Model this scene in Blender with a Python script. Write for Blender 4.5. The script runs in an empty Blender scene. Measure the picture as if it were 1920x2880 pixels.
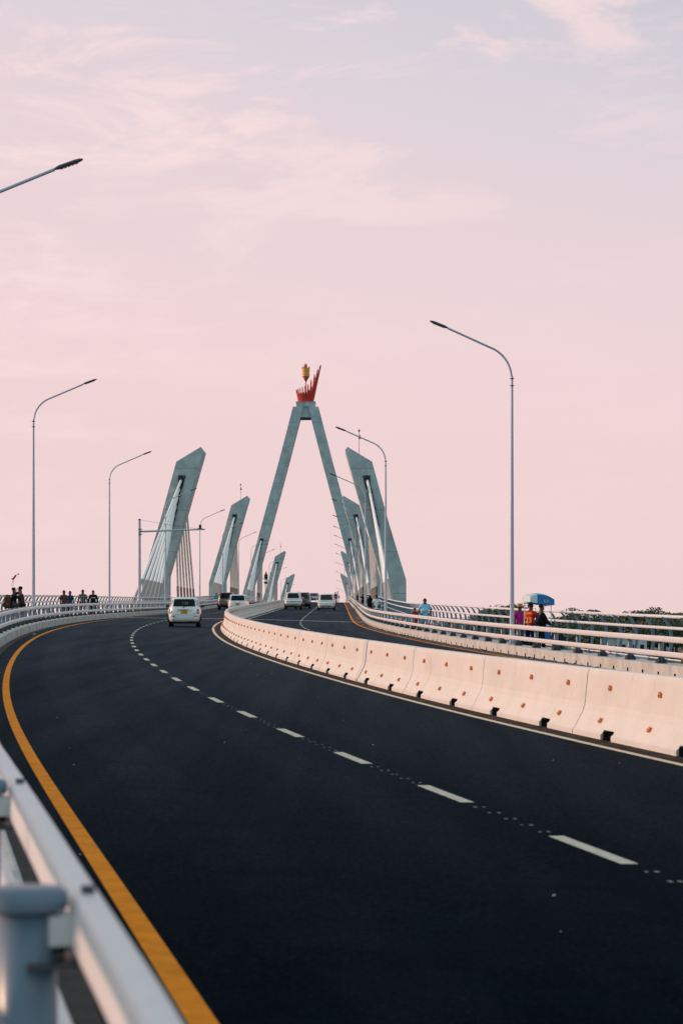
import bpy, bmesh, math, random
import numpy as np
from mathutils import Vector, Matrix, Euler
random.seed(7); rng=np.random.RandomState(3)
SC=bpy.context.scene; COL=SC.collection
PI=math.pi; R=math.radians

# ------------------------------------------------------------------ road alignment (plan, profile, superelevation)
KN=np.array([0,25,50,75,100,130,165,210,270,350,450,600,820.])
TH=np.array([-0.13992,-0.17192,-0.14107,-0.11328,-0.08346,-0.0483,-0.01259,-0.00147,-0.00103,-0.00245,-0.00032,-0.00098,-0.00122])
KZ=np.array([0,40,80,120,160,220,300,400,500,620,760.])
ZZ=np.array([0.02409,0.36744,0.80028,1.25878,1.63691,2.15686,2.99364,4.17484,4.33805,2.5646,-1.32194])
KE=np.array([0,50,100,160,260.])
EL=np.array([0.00853,0.0224,0.02987,0.01495,-0.01953]); ER=np.array([0.01575,0.02297,0.02382,0.02932,0.01332])
def nsp(k,v,x):
    n=len(k);h=np.diff(k);A=np.eye(n);b=np.zeros(n)
    for i in range(1,n-1):
        A[i,i-1]=h[i-1];A[i,i]=2*(h[i-1]+h[i]);A[i,i+1]=h[i]
        b[i]=6*((v[i+1]-v[i])/h[i]-(v[i]-v[i-1])/h[i-1])
    M=np.linalg.solve(A,b);x=np.asarray(x,float)
    j=np.clip(np.searchsorted(k,x)-1,0,n-2);xc=np.clip(x,k[0]-30,k[-1]);a=k[j+1]-xc;c=xc-k[j];hh=h[j]
    return M[j]*a**3/(6*hh)+M[j+1]*c**3/(6*hh)+(v[j]/hh-M[j]*hh/6)*a+(v[j+1]/hh-M[j+1]*hh/6)*c
S=np.arange(-28,801,1.0)
_th=nsp(KN,TH,S)
_X=np.concatenate([[0],np.cumsum((np.sin(_th)[1:]+np.sin(_th)[:-1])/2)]);_Y=np.concatenate([[0],np.cumsum((np.cos(_th)[1:]+np.cos(_th)[:-1])/2)])
_X=_X-np.interp(0,S,_X)+5.66005;_Y=_Y-np.interp(0,S,_Y)-7.76329;_Z=nsp(KZ,ZZ,S)
_EL=np.interp(S,KE,EL);_ER=np.interp(S,KE,ER);OB=4.119
KL,RL,LLo,YL=-4.05,-4.217,-4.65,-3.434
WL,BL,BC,BR,WR,DR,YR,KR,RR,LRo=3.462,3.819,4.119,4.419,4.698,8.261,11.82,12.547,12.70,12.95
def at(s,o,h=0.0):
    x=np.interp(s,S,_X);y=np.interp(s,S,_Y);z=np.interp(s,S,_Z);t=np.interp(s,S,_th)
    z=z-np.interp(s,S,_EL)*min(o,OB)-(np.interp(s,S,_ER)*(o-OB) if o>OB else 0)
    return Vector((x+o*math.cos(t),y-o*math.sin(t),z+h))
def yaw(s): return -float(np.interp(s,S,_th))      # object with +Y forward
def pitch(s,o=0): a=at(s-1,o);b=at(s+1,o);return math.atan2(b.z-a.z,2.0)
def zdeck(y): return float(np.interp(y,_Y,_Z))

# ------------------------------------------------------------------ materials
MATS={}
def mat(name,col,rough=.6,metal=0,var=.0,scale=3.0,bump=0,bscale=40,emit=None,spec=.5,stain=None,lines=0,det=6,coat=0,speck=None):
    if name in MATS:return MATS[name]
    m=bpy.data.materials.new(name);m.use_nodes=True;nt=m.node_tree;N=nt.nodes;L=nt.links
    b=N['Principled BSDF'];b.inputs['Base Color'].default_value=(*col,1);b.inputs['Roughness'].default_value=rough
    b.inputs['Metallic'].default_value=metal;b.inputs['Specular IOR Level'].default_value=spec
    if coat:b.inputs['Coat Weight'].default_value=coat;b.inputs['Coat Roughness'].default_value=.05
    if var or bump or stain or lines:
        tc=N.new('ShaderNodeTexCoord')
        geo=N.new('ShaderNodeNewGeometry');src=geo.outputs['Position'] if (var and scale<20) else tc.outputs['Object']
    out=None
    if var:
        n=N.new('ShaderNodeTexNoise');n.inputs['Scale'].default_value=scale;n.inputs['Detail'].default_value=det;n.inputs['Roughness'].default_value=.65;L.new(src,n.inputs['Vector'])
        r=N.new('ShaderNodeValToRGB');r.color_ramp.elements[0].position=.3;r.color_ramp.elements[1].position=.7
        r.color_ramp.elements[0].color=(*[c*(1-var) for c in col],1);r.color_ramp.elements[1].color=(*[min(1,c*(1+var)) for c in col],1)
        L.new(n.outputs['Fac'],r.inputs['Fac']);out=r.outputs['Color']
    if stain:
        n2=N.new('ShaderNodeTexNoise');n2.inputs['Scale'].default_value=stain[1];n2.inputs['Detail'].default_value=8;n2.inputs['Roughness'].default_value=.7;
        mp=N.new('ShaderNodeMapping');mp.inputs['Scale'].default_value=stain[4] if len(stain)>4 else (1,1,1);L.new(geo.outputs['Position'],mp.inputs['Vector']);L.new(mp.outputs[0],n2.inputs['Vector'])
        r2=N.new('ShaderNodeValToRGB');r2.color_ramp.elements[0].position=stain[2];r2.color_ramp.elements[1].position=stain[3];L.new(n2.outputs['Fac'],r2.inputs['Fac'])
        mx=N.new('ShaderNodeMix');mx.data_type='RGBA';L.new(r2.outputs['Color'],mx.inputs['Factor'])
        if out:L.new(out,mx.inputs['A'])
        else:mx.inputs['A'].default_value=(*col,1)
        mx.inputs['B'].default_value=(*stain[0],1);out=mx.outputs['Result']
    if speck:
        n4=N.new('ShaderNodeTexNoise');n4.inputs['Scale'].default_value=speck[1];n4.inputs['Detail'].default_value=3;L.new(geo.outputs['Position'],n4.inputs['Vector'])
        r4=N.new('ShaderNodeValToRGB');r4.color_ramp.elements[0].position=speck[2];r4.color_ramp.elements[1].position=speck[3];L.new(n4.outputs['Fac'],r4.inputs['Fac'])
        mx=N.new('ShaderNodeMix');mx.data_type='RGBA';L.new(r4.outputs['Color'],mx.inputs['Factor']);L.new(out,mx.inputs['A']);mx.inputs['B'].default_value=(*speck[0],1);out=mx.outputs['Result']
    if lines:
        sx=N.new('ShaderNodeSeparateXYZ');L.new(geo.outputs['Position'],sx.inputs[0])
        md=N.new('ShaderNodeMath');md.operation='MODULO';L.new(sx.outputs['Z'],md.inputs[0]);md.inputs[1].default_value=lines
        lt=N.new('ShaderNodeMath');lt.operation='LESS_THAN';L.new(md.outputs[0],lt.inputs[0]);lt.inputs[1].default_value=.07
        mm=N.new('ShaderNodeMath');mm.operation='MULTIPLY';mm.inputs[1].default_value=.6;L.new(lt.outputs[0],mm.inputs[0])
        mx=N.new('ShaderNodeMix');mx.data_type='RGBA';L.new(mm.outputs[0],mx.inputs['Factor']);L.new(out,mx.inputs['A']);mx.inputs['B'].default_value=(*[c*.3 for c in col],1);out=mx.outputs['Result']
    if out:L.new(out,b.inputs['Base Color'])
    if bump:
        n3=N.new('ShaderNodeTexNoise');n3.inputs['Scale'].default_value=bscale;n3.inputs['Detail'].default_value=5;L.new(tc.outputs['Object'],n3.inputs['Vector'])
        bp=N.new('ShaderNodeBump');bp.inputs['Strength'].default_value=bump;bp.inputs['Distance'].default_value=.02;L.new(n3.outputs['Fac'],bp.inputs['Height']);L.new(bp.outputs[0],b.inputs['Normal'])
    if emit:b.inputs['Emission Color'].default_value=(*emit[0],1);b.inputs['Emission Strength'].default_value=emit[1]
    MATS[name]=m;return m
M_asph=mat('asphalt',(.0016,.0045,.0080),.50,var=.45,scale=1.3,bump=.15,bscale=60,spec=.03,det=12,stain=((.0035,.0070,.0105),.22,.42,.75,(1,.12,1)),speck=((.03,.035,.04),55,.62,.75))
def asphalt_sheen(m,ior,rough,tint):
    nt=m.node_tree;N=nt.nodes;L=nt.links;b=N['Principled BSDF'];b.inputs['Specular IOR Level'].default_value=0
    g=N.new('ShaderNodeBsdfGlossy');g.inputs['Color'].default_value=(*tint,1);g.inputs['Roughness'].default_value=rough
    f=N.new('ShaderNodeFresnel');f.inputs['IOR'].default_value=ior;x=N.new('ShaderNodeMixShader')
    L.new(f.outputs[0],x.inputs[0]);L.new(b.outputs[0],x.inputs[1]);L.new(g.outputs[0],x.inputs[2]);L.new(x.outputs[0],N['Material Output'].inputs['Surface'])
def sheen_vary(m):
    nt=m.node_tree;N=nt.nodes;L=nt.links;g=[n for n in N if n.type=='BSDF_GLOSSY'][0]
    ge=N.new('ShaderNodeNewGeometry');mp=N.new('ShaderNodeMapping');mp.inputs['Scale'].default_value=(1.6,.07,1);mp.inputs['Rotation'].default_value=(0,0,R(-8));L.new(ge.outputs['Position'],mp.inputs['Vector'])
    a=N.new('ShaderNodeTexNoise');a.inputs['Scale'].default_value=.8;a.inputs['Detail'].default_value=9;a.inputs['Roughness'].default_value=.62;L.new(mp.outputs[0],a.inputs['Vector'])
    b=N.new('ShaderNodeTexNoise');b.inputs['Scale'].default_value=28;b.inputs['Detail'].default_value=6;b.inputs['Roughness'].default_value=.8;L.new(ge.outputs['Position'],b.inputs['Vector'])
    r=N.new('ShaderNodeMapRange');r.inputs['From Min'].default_value=.32;r.inputs['From Max'].default_value=.68;r.inputs['To Min'].default_value=.78;r.inputs['To Max'].default_value=1.22;L.new(a.outputs['Fac'],r.inputs['Value'])
    q=N.new('ShaderNodeMapRange');q.inputs['From Min'].default_value=.35;q.inputs['From Max'].default_value=.65;q.inputs['To Min'].default_value=.35;q.inputs['To Max'].default_value=1.7;L.new(b.outputs['Fac'],q.inputs['Value'])
    mu=N.new('ShaderNodeMath');mu.operation='MULTIPLY';L.new(r.outputs[0],mu.inputs[0]);L.new(q.outputs[0],mu.inputs[1])
    sc=N.new('ShaderNodeVectorMath');sc.operation='SCALE';sc.inputs[0].default_value=g.inputs['Color'].default_value[:3];L.new(mu.outputs[0],sc.inputs['Scale']);L.new(sc.outputs[0],g.inputs['Color'])
asphalt_sheen(M_asph,1.028,.5,(.062,.078,.097))
sheen_vary(M_asph)
M_white=mat('road paint white',(.66,.58,.45),.75,var=.2,spec=.12,scale=9,stain=((.25,.24,.22),14,.62,.8))
M_spot=mat('worn paint spot',(.30,.29,.27),.8,var=.3,spec=.1,scale=9)
M_yell=mat('road paint yellow',(.88,.26,.006),.8,spec=.08,var=.2,scale=5,stain=((.42,.17,.03),6,.58,.78))
M_conc=mat('barrier concrete',(.66,.625,.59),.75,var=.07,scale=1.6,bump=.25,bscale=12,stain=((.50,.40,.31),2.2,.60,.82,(1,1,.35)))
M_kerb=mat('kerb concrete',(.52,.52,.50),.85,var=.12,scale=2.5,bump=.3,bscale=20,stain=((.30,.28,.25),1.6,.5,.75,(1,1,.3)))
M_walk=mat('walkway paving',(.36,.35,.33),.85,var=.15,scale=4,bump=.3)
M_pyl=mat('tower concrete',(.47,.53,.525),.85,var=.16,scale=1.1,bump=.2,bscale=8,stain=((.34,.38,.385),.7,.42,.66,(1,1,.7)),lines=4.1)
M_gap=mat('dark void',(.004,.004,.0045),1,spec=0)
M_dirt=mat('dirt and debris',(.055,.038,.028),.95,var=.7,scale=7,spec=.1,bump=.6,bscale=30,stain=((.015,.013,.014),3,.45,.6))
M_rdirt=mat('shoulder grime',(.032,.029,.029),.9,var=.5,scale=4,stain=((.10,.085,.07),9,.62,.72),bump=.5)
M_rail=mat('painted rail steel',(.68,.67,.67),.42,var=.05,scale=6,bump=.1,bscale=14,spec=.5,stain=((.52,.49,.46),5,.58,.80))
M_post=mat('painted post steel',(.11,.17,.23),.4,var=.08,scale=8,spec=.6)
M_base=mat('dark base plate',(.05,.055,.065),.5)
M_lamp=mat('lamp steel',(.46,.48,.54),.4,metal=.05,var=.05,scale=5)
M_lhead=mat('luminaire housing',(.055,.055,.085),.35)
M_lens=mat('luminaire lens',(.25,.13,.08),.3)
M_cable=mat('cable sheath white',(.88,.88,.88),.45,var=.04,scale=3)
M_sleeve=mat('cable sleeve grey',(.27,.245,.225),.5,var=.1,scale=3)
M_anch=mat('anchor steel and slot shade',(.012,.014,.018),.6)
M_refl=mat('orange reflector',(.95,.20,.008),.35,spec=.6)
M_red=mat('torch red rods',(.62,.030,.015),.45,var=.1,scale=2)
M_gold=mat('torch gold',(.78,.33,.04),.4,var=.08,scale=1.5)
M_brown=mat('torch cone brown',(.25,.06,.02),.5)
M_unused=None
M_water=mat('sea water',(.10,.15,.16),.18,var=.1,scale=.02,bump=.5,bscale=.6)
M_land=mat('shore ground',(.10,.10,.06),.95,var=.4,scale=.1)
M_leaf=mat('foliage',(.095,.118,.080),.85,var=.5,scale=.25,spec=.15)
M_leaf2=mat('foliage olive',(.13,.125,.07),.85,var=.45,scale=.3,spec=.15)
M_trunk=mat('bark',(.09,.065,.045),.9,var=.3,scale=3)
M_tyre=mat('tyre rubber',(.012,.012,.013),.8)
M_rim=mat('wheel rim',(.42,.43,.45),.35,metal=.7)
M_glass=mat('car glass',(.004,.005,.007),.08,spec=.18)
M_cwhite=mat('car paint white',(.74,.78,.78),.3,coat=.6,var=.02,scale=2)
M_cbrown=mat('car paint bronze',(.12,.11,.10),.32,metal=.4,coat=.5)
M_cdark=mat('car paint dark',(.018,.022,.030),.3,coat=.5)
M_csilver=mat('car paint silver',(.42,.46,.48),.3,metal=.5,coat=.5)
M_black=mat('black plastic',(.010,.010,.012),.6)
M_tred=mat('tail light red',(.35,.02,.02),.2,spec=.8)
M_tlit=mat('brake light lit',(.8,.05,.02),.3,emit=((1,.13,.04),1.6))
M_hl=mat('headlight',(.20,.25,.33),.12,spec=.8)
M_plate=mat('number plate yellow',(.80,.36,.02),.5)
M_chrome=mat('chrome',(.6,.62,.65),.18,metal=.9)
M_skin=mat('skin',(.075,.038,.024),.6)
M_skinl=mat('skin lighter',(.20,.10,.06),.6)
M_hair=mat('hair',(.008,.007,.007),.8)
def cloth(n,c,**k):return mat('cloth '+n,c,.9,spec=.15,var=k.pop('var',.18),scale=k.pop('scale',6),**k)

# ------------------------------------------------------------------ mesh helpers
class MB:
    def __init__(s):s.v=[];s.f=[];s.m=[];s.mats=[];s.sm=[]
    def mi(s,m):
        if m not in s.mats:s.mats.append(m)
        return s.mats.index(m)
    def add(s,vs,fs,m,smooth=False):
        o=len(s.v);s.v+= [tuple(v) for v in vs];k=s.mi(m)
        for f in fs:s.f.append([o+i for i in f]);s.m.append(k);s.sm.append(smooth)
    def box(s,c,d,m,M=None):
        x,y,z=[a/2 for a in d];vs=[Vector((i*x,j*y,k*z)) for k in(-1,1) for j in(-1,1) for i in(-1,1)]
        if M is not None:vs=[M@v for v in vs]
        vs=[v+Vector(c) for v in vs]
        s.add(vs,[(0,2,3,1),(4,5,7,6),(0,1,5,4),(2,6,7,3),(0,4,6,2),(1,3,7,5)],m)
    def tube(s,pts,rad,m,n=8,cap=True,flat=None):
        pts=[Vector(p) for p in pts]
        if not hasattr(rad,'__len__'):rad=[rad]*len(pts)
        vs=[];prev=None
        for i,p in enumerate(pts):
            d=(pts[min(i+1,len(pts)-1)]-pts[max(i-1,0)]).normalized()
            u=prev if prev is not None else (Vector((0,0,1)) if abs(d.z)<.9 else Vector((1,0,0)))
            u=(u-d*u.dot(d)).normalized();prev=u;w=d.cross(u)
            for k in range(n):
                a=2*PI*k/n;vs.append(p+(u*math.cos(a)+w*math.sin(a))*rad[i])
        fs=[]
        for i in range(len(pts)-1):
            for k in range(n):fs.append((i*n+k,i*n+(k+1)%n,(i+1)*n+(k+1)%n,(i+1)*n+k))
        s.add(vs,fs,m,True)
        if cap:
            s.add(vs[:n],[tuple(range(n-1,-1,-1))],m);s.add(vs[-n:],[tuple(range(n))],m)
    def lathe(s,prof,m,n=16,c=(0,0,0),ax='z',smooth=True):
        vs=[]
        for r,h in prof:
            for k in range(n):
                a=2*PI*k/n;p=(r*math.cos(a),r*math.sin(a),h)
                if ax=='x':p=(p[2],p[0],p[1])
                elif ax=='y':p=(p[0],p[2],p[1])
                vs.append((p[0]+c[0],p[1]+c[1],p[2]+c[2]))
        fs=[(i*n+k,i*n+(k+1)%n,(i+1)*n+(k+1)%n,(i+1)*n+k) for i in range(len(prof)-1) for k in range(n)]
        fs+=[tuple(range(n-1,-1,-1)),tuple((len(prof)-1)*n+k for k in range(n))]
        s.add(vs,fs,m,smooth)
    def prism(s,poly,y0,y1,m,side=None):   # polygon in xz extruded along y ; poly CCW seen from -y
        n=len(poly);vs=[(x,y0,z) for x,z in poly]+[(x,y1,z) for x,z in poly]
        s.add(vs,[tuple(range(n)),tuple(range(2*n-1,n-1,-1))],m)
        s.add(vs,[(i,i+n,(i+1)%n+n,(i+1)%n) for i in range(n)],side or m)
    def mesh(s,name):
        me=bpy.data.meshes.new(name);me.from_pydata(s.v,[],s.f)
        for m in s.mats:me.materials.append(m)
        me.polygons.foreach_set('material_index',s.m);me.polygons.foreach_set('use_smooth',s.sm);me.update()
        bm=bmesh.new();bm.from_mesh(me);bmesh.ops.recalc_face_normals(bm,faces=bm.faces)
        if getattr(s,'up',0):
            for f in bm.faces:
                if f.normal.z<0:f.normal_flip()
        bm.to_mesh(me);bm.free();return me
    def build(s,name,parent=None,bevel=0):
        o=bpy.data.objects.new(name,s.mesh(name));COL.objects.link(o)
        if parent:o.parent=parent
        if bevel:
            b=o.modifiers.new('b','BEVEL');b.width=bevel;b.segments=2;b.limit_method='ANGLE';b.angle_limit=R(35)
        return o
def tag(o,label=None,cat=None,group=None,kind=None):
    if label:o['label']=label
    if cat:o['category']=cat
    if group:o['group']=group
    if kind:o['kind']=kind
    return o
def empty(name,loc=(0,0,0),rz=0,rx=0):
    o=bpy.data.objects.new(name,None);o.location=loc;o.rotation_euler=(rx,0,rz);o.empty_display_size=.3;COL.objects.link(o);return o
def copytree(o,parent=None):
    c=o.copy();COL.objects.link(c)
    if parent:c.parent=parent
    for ch in list(o.children):copytree(ch,c)
    return c
def evalmesh(o,name):
    dg=bpy.context.evaluated_depsgraph_get();me=bpy.data.meshes.new_from_object(o.evaluated_get(dg));me.name=name
    bpy.data.objects.remove(o);return me
def ss(a,b,near=60,dn=1.0,df=3.0):
    out=[];s=a
    while s<b:out.append(s);s+=dn if s<near else df
    out.append(b);return out
def ribbon(mb,o1,o2,sl,h,m,no=1):
    offs=[o1+(o2-o1)*i/no for i in range(no+1)] if not isinstance(no,list) else no
    n=len(offs);vs=[at(s,o,h) for s in sl for o in offs]
    mb.add(vs,[(i*n+k,i*n+k+1,(i+1)*n+k+1,(i+1)*n+k) for i in range(len(sl)-1) for k in range(n-1)],m,True)
def sweep(mb,sec,sl,m,close=True,smooth=True,cap=True):   # sec: list of (offset,height)
    n=len(sec);vs=[at(s,o,h) for s in sl for o,h in sec];fs=[]
    for i in range(len(sl)-1):
        for k in range(n if close else n-1):fs.append((i*n+k,i*n+(k+1)%n,(i+1)*n+(k+1)%n,(i+1)*n+k))
    mb.add(vs,fs,m,smooth)
    if cap and close:mb.add(vs[:n],[tuple(range(n))],m);mb.add(vs[-n:],[tuple(range(n-1,-1,-1))],m)
def rrect(co,ch,w,h,r,n=4):
    out=[]
    for cx,cy,a0 in((w/2-r,h/2-r,0),(-w/2+r,h/2-r,90),(-w/2+r,-h/2+r,180),(w/2-r,-h/2+r,270)):
        for k in range(n):
            a=R(a0+90*k/(n-1));out.append((co+cx+r*math.cos(a),ch+cy+r*math.sin(a)))
    return out
SL=ss(-26,795,80,1,3)
SG=lambda a,b:ss(a,b,80,1,3)

# ------------------------------------------------------------------ setting
mb=MB();mb.up=1;ribbon(mb,0,0,SL,0,M_asph,no=[KL,-2,0,2,BC,6,8,10,KR]);road=tag(mb.build('road'),kind='structure')
mb=MB()
sweep(mb,[(-6.25,-.02),(-6.25,-.9),(-4.5,-2.3),(13.4,-2.3),(15.4,-.9),(15.4,-.02),(12.6,-.06),(4.1,-.06),(-4.1,-.06)],SG(-26,795),M_kerb,smooth=False)
tag(mb.build('bridge_deck'),kind='structure')
def kerb(side):
    mb=MB();g=SG(-26,700)
    if side<0:
        sweep(mb,[(KL,-.05),(KL,.29),(KL-.02,.302),(-4.84,.302),(-4.86,.29),(-4.86,-.05)],g,M_kerb,smooth=False)
    else:
        sweep(mb,[(KR,-.05),(KR,.29),(KR+.02,.302),(13.2,.302),(13.22,.29),(13.22,-.05)],g,M_kerb,smooth=False)
    o=tag(mb.build('kerb'),kind='structure')
    mb=MB();s=2.0;i=0;e=KL if side<0 else KR
    while s<300:
        sg=1 if side<0 else -1
        a=at(s,e+sg*.004,.055);b=.12 if side>0 else .05;hh=.11 if side>0 else (.07 if i%3 else .24)
        mb.box(at(s,e+sg*.0,hh/2+.002),(.012,b*1.2,hh),M_gap,Matrix.Rotation(yaw(s),3,'Z'))
        if side<0:
            mb.box(at(s+.8,e,.15),(.008,.02,.28),M_base,Matrix.Rotation(yaw(s),3,'Z'))
        s+=1.635;i+=1
    mb.build('drain_opening',o)
    return o
kerb(-1);kerb(1)
mb=MB();ribbon(mb,-4.86,-5.72,SG(-26,700),.02,M_walk);ribbon(mb,13.22,14.82,SG(-26,700),.02,M_walk);tag(mb.build('walkway'),kind='structure')
mb=MB()
for a,b in((-5.72,-6.15),(14.82,15.25)):sweep(mb,[(a,-.05),(a,.12),(b,.12),(b,-.05)],SG(-26,700),M_kerb,smooth=False)
tag(mb.build('walkway_edge'),kind='structure')
# markings
mb=MB()
def line(o,w,a,b,m,h=.004):ribbon(mb,o-w/2,o+w/2,SG(a,b),h,m)
line(YL,.12,-26,700,M_yell);line(YR,.12,-26,700,M_yell)
line(WL,.12,-26,700,M_white);line(WR,.12,-26,700,M_white)
k=-8
while 24.748+4.7522*k<450:
    s=24.748+4.7522*k
    for o in(0,DR):
        so=s+(1.7 if o else 0)
        ribbon(mb,o-.06,o+.06,[so-.93,so,so+.93],.004,M_white)
        if so<70:
            for q in range(5):
                sp=so+1.25+q*.53
                for w in(-.035,.035):
                    dx=rng.uniform(-.012,.012);l=rng.uniform(.018,.04);wd=rng.uniform(.010,.016)
                    ribbon(mb,o+w+dx-wd,o+w+dx+wd,[sp-l,sp+l],.004,M_spot)
    k+=1
tag(mb.build('road_markings'),kind='structure')
# short connecting lines across the road = steel expansion joints
for sj,w,mt,hh in((171,.9,M_rail,.012),(232,.5,M_kerb,.006)):
    mb=MB();ribbon(mb,0,0,[sj-w/2,sj+w/2],hh,mt,no=[KL,0,BC,8,KR]);tag(mb.build('expansion_joint'),kind='structure')
mb=MB();ribbon(mb,WL+.07,BL+.05,SG(-26,420),.009,M_dirt);tag(mb.build('median_dirt'),kind='structure')
mb=MB();ribbon(mb,YR+.08,KR-.002,SG(-26,420),.006,M_rdirt);ribbon(mb,KL+.002,KL+.22,SG(-26,420),.006,M_rdirt)
tag(mb.build('shoulder_dirt'),kind='structure')
# sea and land
me=MB();me.add([(-30000,-3000,-9),(30000,-3000,-9),(30000,60000,-9),(-30000,60000,-9)],[(0,1,2,3)],M_water);tag(me.build('sea'),kind='structure')
mb=MB();nx,ny=40,26;vs=[]
for j in range(ny):
    for i in range(nx):
        x=20+i*26+ (0 if i else 0);y=470+j*40;e=min(1,i/3,j/1.5,(nx-1-i)/2,(ny-1-j)/2)
        vs.append((x+rng.uniform(-6,6),y+rng.uniform(-8,8),-9.6+e*(2.6+rng.uniform(0,.8))))
mb.add(vs,[(j*nx+i,j*nx+i+1,(j+1)*nx+i+1,(j+1)*nx+i) for j in range(ny-1) for i in range(nx-1)],M_land,True);tag(mb.build('shore_land'),kind='structure')

# ------------------------------------------------------------------ median barrier sections
SECL=6.5
def barrier_proto():
    t=empty('concrete_barrier')
    full=[(-.30,0),(-.30,.075),(-.27,.10),(-.155,.33),(-.13,.42),(-.095,.80),(-.085,.85),(-.06,.875),(.06,.875),(.085,.85),(.095,.80),(.13,.42),(.155,.33),(.27,.10),(.30,.075),(.30,0)]
    cut=[(-.17,0),(-.17,.12),(-.252,.135),(-.155,.33)]+full[4:12]+[(.155,.33),(.252,.135),(.17,.12),(.17,0)]
    # same vertex count for both
    L=SECL-.07;hs=[(.0,0),(1.4,0),(1.4,1),(1.88,1),(1.88,0),(4.6,0),(4.6,1),(5.08,1),(5.08,0),(L,0)]
    mb=MB();vs=[];n=len(full)
    for i,(y,c) in enumerate(hs):
        for p in(cut if c else full):
            vs.append((p[0],y+.035,p[1]))
    # pinch ends slightly
    fs=[(i*n+k,i*n+(k+1)%n,(i+1)*n+(k+1)%n,(i+1)*n+k) for i in range(len(hs)-1) for k in range(n)]
    fs+=[tuple(range(n)),tuple((len(hs)-1)*n+k for k in range(n-1,-1,-1))]
    mb.add(vs,fs,M_conc)
    o=mb.build('barrier_body',t,bevel=.018)
    for sd in(-1,1):
        for y in(1.665,4.865):m=MB();m.box((sd*.205,y,.058),(.13,.478,.118),M_gap);m.build('drain_opening',t)
    m=MB();m.prism([(x*.95,z*.985) for x,z in full],-.03,.03,M_gap);m.build('joint_gap_shade',t)  # dark slab fills the gap, standing in for the shade between sections
    for sd in(-1,1):
        for k in range(3):
            y=.95+k*2.17
            for (x,z,tilt,y2) in((.118,.655,.09,y),(.212,.24,.50,y+.12)):
                r=MB();r.box((.006,0,0),(.028,.044,.058),M_refl);r.box((.0,sd*.029,0),(.034,.008,.07),M_base);r.box((.023,sd*.008,-.010),(.005,.016,.022),M_base);
                q=r.build('reflector',t);q.location=(sd*(x+.006),y2,z);q.rotation_euler=(0,-sd*tilt,0 if sd>0 else PI)
                if sd<0:q.rotation_euler=(0,-tilt,PI)
    return t
bp=barrier_proto();first=True
nb=0
s=39.5-SECL*3
near_names={}
idx=0
while s<400:
    t=bp if first else copytree(bp);first=False
    a=at(s,BC);b=at(s+SECL,BC);d=b-a
    t.location=a;t.rotation_euler=(math.atan2(d.z,d.xy.length)+rng.uniform(-.0005,.0005),0,math.atan2(-d.x,d.y))
    k=round((s-33)/SECL)
    if k<0:lab='white concrete median barrier section beyond the right edge of the frame'
    elif k<=11:
        ords=['nearest white median barrier section, cut by the right edge of the photo','second','third','fourth','fifth','sixth','seventh','eighth','ninth','tenth','eleventh','twelfth']
        lab=ords[0] if k==0 else 'white median barrier section, %s counting away from the right edge'%ords[k]
    else:lab='white concrete median barrier section in the distant curving part of the chain'
    tag(t,lab,'road barrier','concrete barrier sections down the median')
    s+=SECL

# ------------------------------------------------------------------ vehicle guard rails
def ladj(side,q):return float(np.interp(q,[8,12.5,15,20,40],[.09,.07,.03,-.03,0])) if side<0 else 0.0
def rail_post(side):
    m=MB();m.lathe([(.070,0),(.070,.665)],M_post,14)
    m.lathe([(.088,.66),(.094,.668),(.094,.70),(.082,.712)],M_post,16)
    m.box((side*-.14,0,.706),(.03,.05,.014),M_base);m.box((side*-.075,.05,.60),(.03,.03,.10),M_base);m.box((side*-.07,-.05,.24),(.03,.03,.09),M_base)
    m.box((0,0,.012),(.26,.24,.024),M_base)
    for a in(0,1,2,3):
        M=Matrix.Rotation(a*PI/2+PI/4,3,'Z');v=[M@Vector(p) for p in((.07,-.012,.024),(.165,-.012,.024),(.15,-.012,.09),(.07,-.012,.14),(.07,.012,.024),(.165,.012,.024),(.15,.012,.09),(.07,.012,.14))]
        m.add(v,[(0,1,2,3),(7,6,5,4),(1,5,6,2),(2,6,7,3)],M_base)
    for z in(.25,.615):m.box((-side*.09,0,z),(.09,.10,.07),M_rail);m.box((-side*.055,0,z-.075),(.12,.20,.012),M_base)
    return m.mesh('rail_post')
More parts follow.
